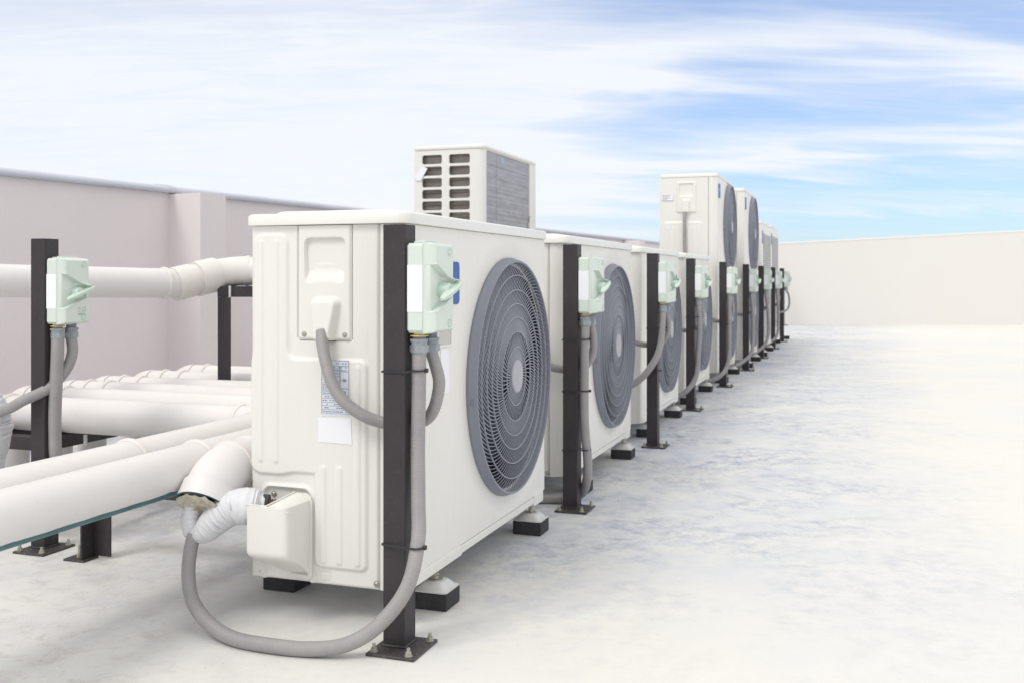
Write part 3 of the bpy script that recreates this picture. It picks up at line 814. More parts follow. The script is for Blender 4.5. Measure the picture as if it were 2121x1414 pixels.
# ------------------------------------------------------------------ isolator switches
GW = 'pale green isolator switches on posts'
SO = Vector((-.912, 1.949, .669))      # modelled at the nearest switch: mounting face x=-.912
def build_switch(label, loc, printed=False):
    root = thing('isolator_switch', label, 'switch', loc, GW)
    x0, x1, x2, y0, y1, z0, z1 = -.9115, -.868, -.842, 1.949, 2.050, .669, .858
    O = SO
    m = MB(O); m.box(x0, x1, y0, y1, z0, z1, .006)
    m.box(x1 - .0045, x1, y0 - .0015, y1 + .0015, z0 - .0015, z1 + .0015, .002)
    m.box(x0 + .014, x1 - .006, y0 + .010, y1 - .010, z1, z1 + .0035, .0015); m.box(x0 + .022, x1 - .008, y0 + .02, y1 - .02, z1 + .0035, z1 + .006, .001)
    m.box(x0 + .014, x1 - .006, y0 + .010, y1 - .010, z0 - .0035, z0, .0015)
    m.build('housing', M['switch'], root)
    # lid: height field on the front
    def h(y, z):
        e = min(y - y0, y1 - y, z - z0, z1 - z)
        v = -.0065 * (1 - sm(0, .007, e)) - .012 * (1 - sm(0, .0015, e))
        # wedge hollow running from the near edge to the pivot
        cy, cz = 2.010, .764
        t = max(0, min(1, (y - (y0 + .004)) / (.072)))
        up = .8125 - (.8125 - .779) * t; lo = .714 + (.742 - .714) * t
        ins = min(up - z, z - lo)
        if y < y0 + .086:
            v -= .018 * sm(0, .0022, ins) * (1 - .55 * t) * (1 if e > .0035 else .6)
            v += .0035 * math.exp(-((ins + .001) / .0015) ** 2) * (sm(0, .003, e))
        # shield hump at the far side of the handle
        v += .017 * math.exp(-((z - .779 + .12 * (y - y0 - .09)) / .0042) ** 2) * sm(y0 + .045, y0 + .085, y) * (1 - sm(y1 - .012, y1 - .002, y))
        pass
        return v
    m = MB(O); m.field(y0, y1, z0, z1, .0016, lambda y, z: Vector((x2 + h(y, z), y, z)), skirt=(-.010, 0, 0))
    m.box(x1 + .0005, x2 - .012, y0 + .0005, y1 - .0005, z0 + .0005, z1 - .0005, .003)
    lid = m.build('lid', M['switch'], root, sharp=50)
    for z in (.8405, .687):
        s = MB(O); s.torus((x2 + .0008, 2.0225, z), (1, 0, 0), .0088, .0007, 24, 6); s.torus((x2 + .0012, 2.0225, z), (1, 0, 0), .0040, .0007, 16, 6); s.build('screw_recess', M['gland'], lid)
        s = MB(O); s.lathe([(.0095, -.0005), (.0095, .0012), (.0082, .0016), (.0078, -.0004), (.0062, -.0004), (.0060, .0016), (.002, .0018), (.0016, .0004), (0, .0004)], (x2 + .0003, 2.0225, z), (1, 0, 0), 20); s.build('screw', M['switch'], lid)
    # rotary handle
    hm = MB(O)
    pc = Vector((x2 - .006, 1.997, .758))
    hm.lathe([(.0155, -.006), (.0155, .017), (.014, .020), (.0, .021)], pc, (1, 0, 0), 28)
    d = Vector((0, .056, .019)).normalized(); nrm = Vector((0, -d.z, d.y)); ln = .056; vs = []
    secs = 13
    for i in range(secs):
        t = i / (secs - 1); s_ = -1 + 2 * t
        hw = .0052 * (1 - abs(s_) ** 6 * .6) * (1 - .25 * s_); zt_ = .033 - .006 * abs(s_) ** 3
        c = pc + d * (s_ * ln)
        zb_ = .015 + .003 * s_ * s_
        for (a, b) in ((-1, zb_), (1, zb_), (1, zt_ - .003), (.6, zt_), (-.6, zt_), (-1, zt_ - .003)):
            vs.append(c + nrm * (a * hw) + Vector((b, 0, 0)))
    q = 6
    hm.add(vs, [(i * q + j, i * q + (j + 1) % q, (i + 1) * q + (j + 1) % q, (i + 1) * q + j) for i in range(secs - 1) for j in range(q)] + [tuple(range(q))[::-1], tuple(range((secs - 1) * q, secs * q))])
    ho = hm.build('handle', M['switchd'], root, sharp=50)
    pl = MB(O); pl.box(-.9075, -.8725, y0 - .0008, y0 - .0001, .713, .812); pl.build('blank_label', M['paper'], root)
    for gx, gy in ((-.892, 1.975), (-.886, 2.022)):
        g = MB(O)
        g.cyl((gx, gy, .669), (gx, gy, .648), .0135, n=20)
        for k in range(4): g.torus((gx, gy, .667 - .003 - k * .003), (0, 0, 1), .0135, .0012, 20, 6)
        g.cyl((gx, gy, .656), (gx, gy, .650), .0205, .0205, n=6); g.cyl((gx, gy, .650), (gx, gy, .643), .0175, n=20)
        g.cyl((gx, gy, .643), (gx, gy, .628), .0205, .0205, n=6, ph=.3); g.cyl((gx, gy, .628), (gx, gy, .624), .0185, .0165, n=20)
        go = g.build('cable_gland', M['gland'], root, sharp=30)
        if gx < -.89:
            w = MB(O); w.torus((gx, gy, .6625), (0, 0, 1), .0185, .0016, 28, 6); w.build('washer', M['yellow'], go)
    if printed:
        t = MB(O)
        for (a, b, z) in ((2.001, 2.010, .7145), (2.020, 2.032, .7145), (2.003, 2.011, .7095), (2.017, 2.022, .7095), (2.030, 2.034, .709), (2.001, 2.0025, .7035), (2.005, 2.008, .7035), (2.018, 2.033, .705), (2.017, 2.021, .702), (2.002, 2.030, .697), (2.000, 2.033, .6945)):
            t.box(x2 + .0002, x2 + .0005, a, b, z - .0009, z + .0009)
        t.build('printed_text', M['greyink'], lid)
    return root
slab = ['nearest pale green isolator switch, large, on the nearest post', 'second pale green isolator switch, on the post with three ties', 'pale green isolator switch on the third post', 'pale green isolator switch on the fourth post',
        'pale green isolator switch on the fifth post, by the first tall unit', 'pale green isolator switch on the sixth post', 'pale green isolator switch on the seventh post', 'pale green isolator switch on the eighth post', 'farthest pale green isolator switch, on the last black post']
s1 = build_switch(slab[0], tuple(SO))
for k in range(1, 9):
    dup(s1, tuple(SO + Vector((PDX[k], k * PITCH + (-.04 if k == 8 else 0), -.004 * (k % 2)))), slab[k], GW)
s0 = build_switch('pale green isolator switch with printed lid, on the post among the pipes', tuple(Vector((-2.2265, 2.3225, .652))), True)

# ------------------------------------------------------------------ conduits
GC = 'grey flexible conduits from the switches'
def conduit(path, label, r=.0155, group=GC, loc=None):
    loc = Vector(loc if loc else path[0])
    m = MB(loc); m.tube(path, r, 24, samp=12)
    o = m.build('flexible_conduit', M['conduit'], sharp=50); o.location = loc
    return tag(o, label, 'conduit', group)
conduit([(-.892, 1.975, .630), (-.8925, 1.974, .55), (-.8935, 1.972, .42), (-.889, 1.964, .31), (-.881, 1.945, .235), (-.893, 1.918, .145), (-.942, 1.892, .072), (-1.005, 1.868, .030), (-1.085, 1.850, .0165), (-1.175, 1.842, .0162), (-1.270, 1.852, .0165), (-1.352, 1.880, .031), (-1.418, 1.913, .062), (-1.446, 1.935, .11), (-1.449, 1.945, .16), (-1.441, 1.950, .205)],
        'thick grey conduit looping low over the roof from the nearest switch')
conduit([(-.886, 2.022, .630), (-.873, 2.022, .592), (-.866, 2.022, .556), (-.878, 2.024, .505), (-.902, 2.026, .476), (-.95, 2.0275, .463), (-1.0, 2.0265, .466), (-1.042, 2.010, .482), (-1.082, 1.997, .512), (-1.110, 1.995, .548), (-1.130, 2.003, .59), (-1.148, 2.017, .63), (-1.158, 2.030, .665)],
        'grey conduit curving from behind the nearest post up to the terminal cover', .0135)
def pk(k, pts): return [(x + PDX[k], y + k * PITCH, z) for x, y, z in pts]
TERM = [(-.95, 2.0275, .468), (-1.02, 2.015, .474), (-1.082, 1.997, .512), (-1.125, 2.0, .58), (-1.148, 2.017, .63), (-1.158, 2.030, .665)]
def term(k, low=.468):
    return pk(k, [(-.886, 2.022, .630), (-.876, 2.022, .58), (-.878, 2.024, .53), (-.902, 2.026, .485)] + TERM)
conduit(pk(1, [(-.892, 1.975, .63), (-.894, 1.974, .5), (-.894, 1.974, .3), (-.884, 1.978, .17), (-.889, 1.99, .10), (-.915, 2.022, .045), (-.96, 2.03, .022), (-1.02, 2.02, .016), (-1.12, 1.99, .016), (-1.25, 1.95, .02), (-1.40, 1.95, .08)]), 'grey conduit running straight down the second post then back under the units')
conduit(term(1), 'grey conduit passing behind the second post to the second unit', .0135)
conduit(pk(2, [(-.892, 1.975, .63), (-.893, 1.968, .57), (-.897, 1.945, .48), (-.915, 1.915, .41), (-.965, 1.90, .335), (-1.03, 1.91, .285), (-1.12, 1.94, .25), (-1.25, 1.96, .26), (-1.36, 1.98, .27)]), 'grey conduit swinging left across the third post')
conduit(term(2), 'grey conduit passing behind the third post to the third unit', .0135)
conduit(pk(3, [(-.892, 1.975, .63), (-.885, 1.972, .5), (-.893, 1.97, .33), (-.905, 1.955, .2), (-.95, 1.925, .12), (-1.03, 1.92, .07), (-1.15, 1.93, .04), (-1.3, 1.95, .05)]), 'grey conduit hanging down the fourth post and curving left at its foot')
conduit(term(3), 'grey conduit passing behind the fourth post to the fourth unit', .0135)
low = [(-.892, 1.975, .63), (-.893, 1.972, .45), (-.893, 1.965, .25), (-.905, 1.94, .15), (-.945, 1.90, .085), (-1.02, 1.89, .045), (-1.15, 1.92, .03), (-1.3, 1.95, .04)]
conduit(pk(4, low), 'grey conduit curving left at the foot of the fifth post')
conduit(term(4), 'grey conduit passing behind the fifth post to the first tall unit', .0135)
conduit([(-1.242, Y0 + 4 * PITCH - .022, 1.27), (-1.242, Y0 + 4 * PITCH - .03, 1.15), (-1.238, Y0 + 4 * PITCH - .03, .95), (-1.20, Y0 + 4 * PITCH - .03, .6), (-1.17, Y0 + 4 * PITCH - .03, .5), (-1.02, Y0 + 4 * PITCH - .03, .48)], 'grey conduit hanging down the end panel of the first tall unit', .012)
for k, w in ((5, 'sixth'), (6, 'seventh'), (7, 'eighth')):
    q = [(x + (0.014 if 0 < i < 4 else 0) + (.006 * (k == 6) * i if i < 3 else 0), y - .05 * (i > 4), z) for i, (x, y, z) in enumerate(low)]
    conduit(pk(k, q), 'grey conduit curving left near the foot of the %s post' % w)
    conduit(term(k), 'grey conduit passing behind the %s post' % w, .0135)
conduit(pk(8, [(-.886, 1.982, .62), (-.862, 1.975, .58), (-.85, 1.975, .48), (-.87, 1.975, .40), (-.91, 1.91, .37), (-.99, 1.90, .35)]), 'small grey conduit loop under the farthest switch', .012)
conduit([(-2.2065, 2.3485, .613), (-2.207, 2.348, .56), (-2.212, 2.345, .42), (-2.216, 2.348, .33), (-2.216, 2.352, .26), (-2.218, 2.375, .18), (-2.23, 2.45, .125), (-2.25, 2.60, .10), (-2.28, 2.85, .09)], 'pale grey conduit running straight down the post among the pipes', .018, None)
conduit([(-2.2005, 2.3955, .613), (-2.196, 2.395, .565), (-2.203, 2.375, .515), (-2.228, 2.335, .466), (-2.268, 2.285, .436), (-2.318, 2.285, .412), (-2.378, 2.30, .396), (-2.45, 2.32, .385)], 'grey conduit curving left off the post among the pipes into white wrapping', .0155, None)

# white wrapped line set at the left edge of the picture
random.seed(5)
def wrap_tube(path, r0, label, name='wrapped_pipe', seed=1):
    rnd = random.Random(seed); cr_ = [(rnd.random(), rnd.uniform(0, 6.28), rnd.uniform(.02, .085)) for _ in range(44)]
    def rad(t, a, l):
        r = r0(t)
        for p, ph, dp in cr_:
            q = (t - p - .014 * math.sin(a + ph)) / .0042
            if abs(q) < 2: r *= 1 - dp * math.exp(-q * q) * (.5 + .5 * math.cos(a + ph))
        return r * (1 + .012 * math.sin(3 * a + t * 25))
    loc = Vector(path[0]); m = MB(loc); m.tube(path, rad, 40, samp=44)
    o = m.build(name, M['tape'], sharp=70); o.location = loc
    return tag(o, label, 'wrapped pipe')
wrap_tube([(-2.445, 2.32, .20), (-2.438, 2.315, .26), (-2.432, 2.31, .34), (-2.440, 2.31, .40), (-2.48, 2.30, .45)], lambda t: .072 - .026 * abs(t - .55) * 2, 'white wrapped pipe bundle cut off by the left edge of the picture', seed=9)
# thick wrapped line set of the nearest unit
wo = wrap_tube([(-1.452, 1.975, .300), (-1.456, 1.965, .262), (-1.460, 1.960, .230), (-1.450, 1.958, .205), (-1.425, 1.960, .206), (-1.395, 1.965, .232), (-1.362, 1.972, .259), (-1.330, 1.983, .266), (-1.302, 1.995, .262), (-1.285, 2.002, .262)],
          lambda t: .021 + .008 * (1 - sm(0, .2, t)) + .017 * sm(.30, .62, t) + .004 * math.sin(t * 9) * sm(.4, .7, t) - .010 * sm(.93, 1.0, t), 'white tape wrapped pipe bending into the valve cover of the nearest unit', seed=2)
m = MB((-1.452, 1.975, .300)); m.cyl((-1.296, 1.997, .268), (-1.279, 2.004, .267), .0255, n=24); m.build('black_sleeve', M['sleeve'], wo)

# ------------------------------------------------------------------ insulated pipes
RP = .0575
def ringp(m, c, ax, R=RP, r=.0058): m.torus(c, ax, R + .001, r, 44, 8, 1.5)
def elbow(m, c, a0, a1, u, v, R, r=RP, n=14):
    """arc about c in the plane of u,v; returns its sample points"""
    u = Vector(u); v = Vector(v); c = Vector(c)
    pts = [c + (u * math.cos(a0 + (a1 - a0) * i / n) + v * math.sin(a0 + (a1 - a0) * i / n)) * R for i in range(n + 1)]
    m.tube(pts, r, 36, smooth=False); return pts
AY = [2.71, 2.97, 3.19, 3.38, 3.64, 3.93]
ZP = .329
GI = 'insulated pipes running back to the parapet'
def run(path_y_from, X, Y, label, open_end=False):
    """pipe along the row at X, elbow, then along -X at Y, elbow down to the roof"""
    root = thing('insulated_pipe', label, 'pipe', (-2.0, Y, 0), GI)
    O = (-2.0, Y, 0); EL = .13
    p = MB(O); p.tube([(X - EL, Y, ZP), (-2.90, Y, ZP)], RP, 40, smooth=False)
    p.build('jacket', M['pvc'], root); p = MB(O)
    if path_y_from is not None: p.tube([(X, path_y_from, ZP), (X, Y - EL, ZP)], RP, 40, smooth=False, caps=False); p.build('jacket', M['pvc'], root)
    if path_y_from is None: p = None
    e = MB(O)
    elbow(e, (X - EL, Y - EL, ZP), 0, PI / 2, (1, 0, 0), (0, 1, 0), EL, RP + .0022)
    e.build('elbow', M['pvc'], root)
    e = MB(O)
    elbow(e, (-2.90, Y, ZP - .10), PI / 2, PI, (1, 0, 0), (0, 0, 1), .10, RP + .0022)
    e.build('elbow', M['pvc'], root)
    e = MB(O); e.tube([(-3.0, Y, ZP - .10), (-3.0, Y, .0)], RP, 36, smooth=False); e.build('down_pipe', M['pvc'], root)
    for c_, a_, R_, r_ in (((X - EL, Y, ZP), (1, 0, 0), RP, .006), ((X, Y - EL, ZP), (0, 1, 0), RP, .006), ((-2.745, Y, ZP), (1, 0, 0), RP, .006), ((-2.835, Y, ZP), (1, 0, 0), RP, .006)):
        r = MB(O); ringp(r, c_, a_, R_, r_); r.build('joint_band', M['pvcc'], root)
    return root
rH = run(-1.2, -1.700, AY[0], 'insulated pipe second from the front, elbowing left to become the big cross pipe')
rG = run(None, -1.535, AY[1], 'front insulated pipe with a bare teal underside')
rI = run(None, -1.428, AY[2], 'short insulated pipe ending in an open elbow beside the nearest unit')
for k, w in ((3, 'fourth'), (4, 'fifth'), (5, 'farthest')):
    run(None, -1.50, AY[k], '%s cross pipe back from the camera, running behind the units to the parapet' % w)
m = MB((-2.0, AY[0], 0)); ringp(m, (-1.70, 2.045, ZP), (0, 1, 0), RP, .006); m.build('joint_band', M['pvcc'], rH)

# front pipe: pale jacket that stops short of the teal underside, ragged edge
O = (-2.0, AY[1], 0); XG = -1.535
t = MB(O); t.tube([(XG, -1.2, ZP), (XG, 2.84, ZP)], RP - .0022, 48, smooth=False); t.build('teal_pipe', M['teal'], rG)
j = MB(O); rnd = random.Random(4); ny = 420; na = 40; vs = []
e0 = 0.0; e1 = 0.0
for i in range(ny + 1):
    y = -1.2 + (2.84 + 1.2) * i / ny
    if y < 2.09:
        if rnd.random() < .16: e0 = rnd.uniform(-.05, .05)
        base_ = -.60 - .05 * math.sin(y * 2.1)
        a_lo = base_ + e0 * .6 + .012 * math.sin(y * 60); a_hi = 2 * PI - 2.1
    else: a_lo = -.75; a_hi = 2 * PI - 1.2
    # angle measured from +X (towards the units), positive up
    a_lo = min(a_lo, -.05)
    for k in range(na + 1):
        a = a_lo + (a_hi - 2 * PI + 2 * PI - a_lo) * k / na
        vs.append((XG + math.cos(a) * RP, y, ZP + math.sin(a) * RP))
j.add(vs, [(i * (na + 1) + k, (i + 1) * (na + 1) + k, (i + 1) * (na + 1) + k + 1, i * (na + 1) + k + 1) for i in range(ny) for k in range(na)])
jo = j.build('jacket', M['pvc'], rG, sharp=50)
m = MB(O); ringp(m, (XG, 2.085, ZP), (0, 1, 0), RP, .0062); m.build('joint_band', M['pvcc'], rG)
# short pipe with the open elbow
O = (-2.0, AY[2], 0); XI = -1.428; RB = RP + .002
m = MB(O); m.tube([(XI, 2.14, ZP + .004), (XI, AY[2] - .13, ZP)], RP, 40, smooth=False); m.build('straight_jacket', M['pvc'], rI)
e = MB(O)
cE = Vector((XI, 2.080, ZP + .004 - .125)); P = []
tilt = Vector((.02, -1, 0)).normalized()
for i in range(15):
    a = math.radians(51) * i / 14
    P.append(cE + Vector((0, 0, 1)) * math.cos(a) * .125 + tilt * math.sin(a) * .125)
e.tube([(XI, 2.14, ZP + .004)] + P, RB + .002, 44, smooth=False, caps=False)
dE = (P[-1] - P[-2]).normalized()
e.tube([P[-1] - dE * .012, P[-1] + dE * .030], RB + .0065, 44, smooth=False, caps=False)
e.tube([P[-1] + dE * .030, P[-1] - dE * .012], RB + .0035, 44, smooth=False, caps=False)
e.build('open_elbow', M['pvc'], rI, recalc=False)
r = MB(O); ringp(r, (XI, 2.145, ZP + .004), (0, 1, 0), RB, .006); r.build('joint_band', M['pvcc'], rI)
r = MB(O); ringp(r, tuple(P[1]), tuple((P[2] - P[0]).normalized()), RB, .0052); r.build('joint_band', M['pvcc'], rI)
f = MB(O); rnd = random.Random(8)
c0 = P[-1] + dE * .022; ax = dE; aa = ax.orthogonal().normalized(); bb = ax.cross(aa); vs = [c0 + dE * .018]; nr, nt_ = 6, 36
for i in range(1, nr + 1):
    for k in range(nt_):
        a = 2 * PI * k / nt_; R_q = (RB + .003) * i / nr
        vs.append(c0 + (aa * math.cos(a) + bb * math.sin(a)) * R_q + dE * ((.018 if i < nr else .012) + rnd.uniform(-.004, .006)))
f.add(vs, [(0, 1 + k, 1 + (k + 1) % nt_) for k in range(nt_)] + [(1 + (i - 1) * nt_ + k, 1 + i * nt_ + k, 1 + i * nt_ + (k + 1) % nt_, 1 + (i - 1) * nt_ + (k + 1) % nt_) for i in range(1, nr) for k in range(nt_)])
f.build('foam_filling', M['foam'], rI, sharp=60)
f = MB(O); q = P[-1] + dE * .030
f.torus(q, dE, RB + .0028, .0012, 44, 6); f.build('teal_liner', M['teal'], rI)

# upper pipe along the parapet
O = (-2.57, 3.38, 0)
up = thing('insulated_pipe', 'raised pinkish pipe crossing in front of the parapet at eye height', 'pipe', O)
A = Vector((-3.05, 2.10, .786)); B = Vector((-2.572, 3.375, .762)); Cc = Vector((-2.505, 3.545, .800)); D = Vector((-2.40, 3.605, .812)); E_ = Vector((-1.55, 3.72, .812))
m = MB(O); m.tube([A, B], RP, 40, smooth=False); m.build('straight_jacket', M['pvc'], up)
m = MB(O); m.tube([Cc, Cc + (D - Cc) * .5, D, E_], RP, 40, samp=8); m.build('cross_jacket', M['pvc'], up)
dBC = (Cc - B).normalized(); dAB = (B - A).normalized(); dE_ = (E_ - D).normalized()
for p_, q_, R_ in ((B - dBC * .020, B + dBC * .055, .0100), (B + dBC * .030, B + dBC * .105, .0040), (B + dBC * .082, Cc - dBC * .015, .0135)):
    m = MB(O); m.tube([p_, q_], RP + R_, 44, smooth=False); m.build('collar', M['pvcc'], up)
m = MB(O); m.tube([Cc - dBC * .03, Cc + (D - Cc) * .3 + Vector((0, 0, .003)), Cc + (D - Cc) * .7 + Vector((0, 0, .003)), D + dE_ * .01], RP + .003, 40, samp=8); m.build('elbow', M['pvcc'], up)
for p_, a_ in ((B - dAB * .062, dAB), (D, dE_), (D + (E_ - D) * .16, dE_)):
    m = MB(O); ringp(m, tuple(p_), tuple(a_)); m.build('joint_band', M['pvcc'], up)

# ------------------------------------------------------------------ steel supports
def angle_iron(m, p, h, w=.05, t=.006, sx=1, sy=1):
    x, y, z = p
    m.box(*sorted((x, x + sx * w)), *sorted((y, y + sy * t)), z, z + h, .0008)
    m.box(*sorted((x, x + sx * t)), *sorted((y + sy * t, y + sy * w)), z, z + h, .0008)
# U stand of the raised pipe
O = (-2.44, 3.52, 0)
st = thing('pipe_stand', 'tall black steel stand holding up the raised pipe', 'stand', O)
for x, y in ((-2.475, 3.50), (-2.10, 3.63)):
    m = MB(O); angle_iron(m, (x, y, .006), .70, .06, .006); m.box(x - .03, x + .08, y - .03, y + .08, .0005, .006, .001); m.build('leg', M['post'], st)
m = MB(O)
a = Vector((-2.475, 3.50, 0)); b = Vector((-2.04, 3.69, 0)); dd = (b - a).normalized(); nn = Vector((-dd.y, dd.x, 0))
vs = [tuple(p + nn * t_ + Vector((0, 0, z))) for p in (a, b) for t_ in (-.003, .05) for z in (.7065, .750)]
m.add(vs, [(0, 1, 3, 2), (4, 6, 7, 5), (0, 4, 5, 1), (2, 3, 7, 6), (0, 2, 6, 4), (1, 5, 7, 3)]); m.build('top_beam', M['post'], st)
m = MB(O); m.cyl((-2.42, 3.505, .70), (-2.42, 3.505, .752), .0045, n=10); m.build('bolt', M['foot'], st)
# low stand under the three pipes nearest the units
O = (-1.75, 2.30, 0)
ls = thing('pipe_stand', 'low black angle iron stand under the front pipes', 'stand', O)
m = MB(O); m.box(-2.095, -1.375, 2.285, 2.335, .186, .2705, .001); m.build('beam', M['post'], ls)
m = MB(O); m.box(-2.0475, -2.0415, 2.262, 2.318, .006, .186, .0008); m.box(-2.0415, -1.988, 2.312, 2.318, .006, .186, .0008); m.build('leg', M['post'], ls)
m = MB(O); m.box(-2.10, -2.03, 2.255, 2.315, .0004, .006, .001); m.build('foot_plate', M['plate'], ls)
m = MB(O); m.cyl((-2.068, 2.285, .006), (-2.068, 2.285, .018), .009, n=6); m.cyl((-2.068, 2.285, .018), (-2.068, 2.285, .040), .0062, n=12); m.build('bolt', M['bolt'], ls)
m = MB(O); angle_iron(m, (-1.40, 2.318, .006), .18, .04, .005, -1, -1); m.build('leg', M['post'], ls)
# rack under the cross pipes
O = (-2.5, 2.6, 0)
rk = thing('pipe_rack', 'black steel rack carrying the cross pipes at the left', 'rack', O)
m = MB(O); m.box(-2.535, -2.490, 2.60, 4.05, .226, .2705, .001); m.build('rail', M['post'], rk)
m = MB(O); m.box(-2.70, -2.536, 2.60, 2.645, .226, .2690, .001); m.build('cross_beam', M['post'], rk)
m = MB(O); m.box(-2.76, -2.7005, 2.60, 4.05, .226, .2705, .001); m.build('rail', M['post'], rk)
for x, y in ((-2.755, 2.601), (-2.755, 4.0), (-2.533, 4.0)):
    m = MB(O); angle_iron(m, (x, y, .0), .2255, .045, .006); m.build('leg', M['post'], rk)
m = MB(O); m.cyl((-2.44, 2.72, .235), (-2.44, 2.72, .265), .006, n=8); m.build('bolt', M['foot'], rk)

# ------------------------------------------------------------------ the unit seen from behind
BX, BY, BZ = -2.058, 5.455, 1.555
bu = thing('air_conditioner', 'tall white unit behind the row showing its bare coil back and louvred end', 'air conditioner', (BX - .22, BY + .49, 0))
O = (BX - .22, BY + .49, 0); BW, BL = .437, .985
m = MB(O)
def frame_box(*a): m.box(*a)
x0, x1, y0, y1 = BX - BW, BX, BY, BY + BL
m.box(x0, x0 + .008, y0 + .02, y1, .1, BZ - .03, .002)
m.box(x0, x1, y1 - .06, y1, .1, BZ - .03, .006)
m.box(x1 - .02, x1, y1 - .13, y1 - .061, .1, BZ - .03, .003)
m.box(x0 + .01, x1 - .002, y0 + .02, y1 - .07, .1, .16, .003)
m.build('casing', M['white'], bu)
# louvred end: sheet with twelve openings
m = MB(O); cols = [(x0 + .050, x0 + .176), (x0 + .221, x0 + .351)]; rows = []; z = BZ - .072
xs = [x0, cols[0][0], cols[0][1], cols[1][0], cols[1][1], x1 - .075]
k = 0
zt = BZ - .03
zcur = zt
while zcur > .30:
    hi = zcur - (.024 if k == 0 else .0145); lo = hi - .0530
    for a, b in ((xs[0], xs[5]),): m.box(a, b, y0, y0 + .012, hi, zcur)
    for a, b in ((xs[0], xs[1]), (xs[2], xs[3]), (xs[4], xs[5])): m.box(a, b, y0, y0 + .012, lo, hi)
    # rounded corners of the openings
    for (a, b) in cols:
        r = .012
        for cx, cz, sx, sz in ((a, lo, 1, 1), (b, lo, -1, 1), (a, hi, 1, -1), (b, hi, -1, -1)):
            pts = [(cx, cz)] + [(cx + sx * r * (1 - math.sin(t * PI / 8)), cz + sz * r * (1 - math.cos(t * PI / 8))) for t in range(5)]
            m.prism(pts, y0 + .0003, y0 + .0117, 'y')
    zcur = lo; k += 1
m.box(xs[0], xs[5], y0, y0 + .012, .1, zcur)
# rounded corner post
pts = [(xs[5], y0)] + [(x1 - .045 + .045 * math.sin(t * PI / 16), y0 + .045 - .045 * math.cos(t * PI / 16)) for t in range(9)] + [(x1 - .012, y0 + .06), (x1 - .012, y0 + .045), (xs[5], y0 + .012)]
m.prism(pts, .1, zt, 'z')
m.build('louvred_end', M['white'], bu, sharp=50)
m = MB(O); m.box(x0 + .03, x1 - .08, y0 + .035, y0 + .05, .16, BZ - .04); 
for z in [.2 + .0725 * i for i in range(18)]: m.cyl((x0 + .03, y0 + .033, z), (x1 - .08, y0 + .033, z), .010, n=10)
m.build('inner_coil', M['coild'], bu)
m = MB(O); m.box(x1 - .016, x1 - .012, y0 + .061, y1 - .131, .16, zt)
rnd = random.Random(3); z = .17
while z < zt - .02:
    hgt = rnd.uniform(.05, .085); yb = y0 + .061
    m.box(x1 - .0135, x1 - .0095, y0 + .062, y0 + .235, z, min(z + hgt - .0015, zt)); m.box(x1 - .0135, x1 - .0085, y0 + .237, y1 - .135, z - .004, min(z + hgt - .0055, zt))
    z += hgt
m.build('coil', M['coil'], bu)
m = MB(O); m.box(x1 - .009, x1 - .006, y0 + .30, y0 + .375, BZ - .085, BZ - .045, .001); m.build('coil_tag', mat('blue_grey_tag', (.36, .46, .53), .5), bu)
m = MB(O); m.box(x1 - .010, x1 - .002, y1 - .155, y1 - .125, BZ - .50, BZ - .41, .003); m.cyl((x1 - .004, y1 - .14, BZ - .41), (x1 - .004, y1 - .125, BZ - .37), .006, n=8); m.build('loose_tie', M['foam'], bu)
m = MB(O); m.box(x0 - .003, x1 + .003, y0 - .003, y1 + .003, zt, BZ, .010); m.build('top_cover', M['cover'], bu)
m = MB(O); m.prism([(x0 + .005, BZ - .175), (x0 + .050, BZ - .115), (x0 + .088, BZ - .132), (x0 + .042, BZ - .205), (x0 + .012, BZ - .200)], y0 - .006, y0 - .005, 'y'); m.build('paper_tag', M['paper'], bu)
m = MB(O)
for px_ in (x0 + .05, x1 - .05):
    for py_ in (y0 + .15, y1 - .15): m.box(px_ - .03, px_ + .03, py_ - .03, py_ + .03, .0005, .1, .003)
m.build('support_feet', M['rubber'], bu)

# ------------------------------------------------------------------ camera
cam = bpy.data.cameras.new('camera'); co = bpy.data.objects.new('camera', cam); COL.objects.link(co); S.camera = co
co.location = (0, 0, .7857); co.rotation_euler = (PI / 2, 0, TH)
cam.sensor_width = 36; cam.lens = 36 * 2100 / 2121; cam.shift_y = -132 / 2121; cam.clip_start = .05; cam.clip_end = 500
cam.dof.use_dof = True; cam.dof.focus_distance = 2.45; cam.dof.aperture_fstop = 8

# ------------------------------------------------------------------ light and sky
SUN_AZ = math.radians(204); SUN_EL = math.radians(51)      # compass-style: direction to the sun, clockwise from +Y
sd = Vector((math.sin(SUN_AZ) * math.cos(SUN_EL), math.cos(SUN_AZ) * math.cos(SUN_EL), math.sin(SUN_EL)))
sl = bpy.data.lights.new('sun', 'SUN'); sl.energy = .8; sl.angle = math.radians(20); sl.color = (1, .97, .92)
so = bpy.data.objects.new('sun', sl); COL.objects.link(so); so.rotation_euler = (-sd).to_track_quat('-Z', 'Y').to_euler()
W = bpy.data.worlds.new('World'); S.world = W; W.use_nodes = True; nt = W.node_tree; N = nt.nodes; L = nt.links
bg = N['Background']
sky = N.new('ShaderNodeTexSky'); sky.sky_type = 'NISHITA'; sky.sun_disc = False; sky.sun_elevation = SUN_EL; sky.sun_rotation = SUN_AZ; sky.altitude = 50; sky.air_density = 1.0; sky.dust_density = .6; sky.ozone_density = 1.5
tc = N.new('ShaderNodeTexCoord')
def vdot(v):
    x = N.new('ShaderNodeVectorMath'); x.operation = 'DOT_PRODUCT'; L.new(tc.outputs['Generated'], x.inputs[0]); x.inputs[1].default_value = v; return x.outputs['Value']
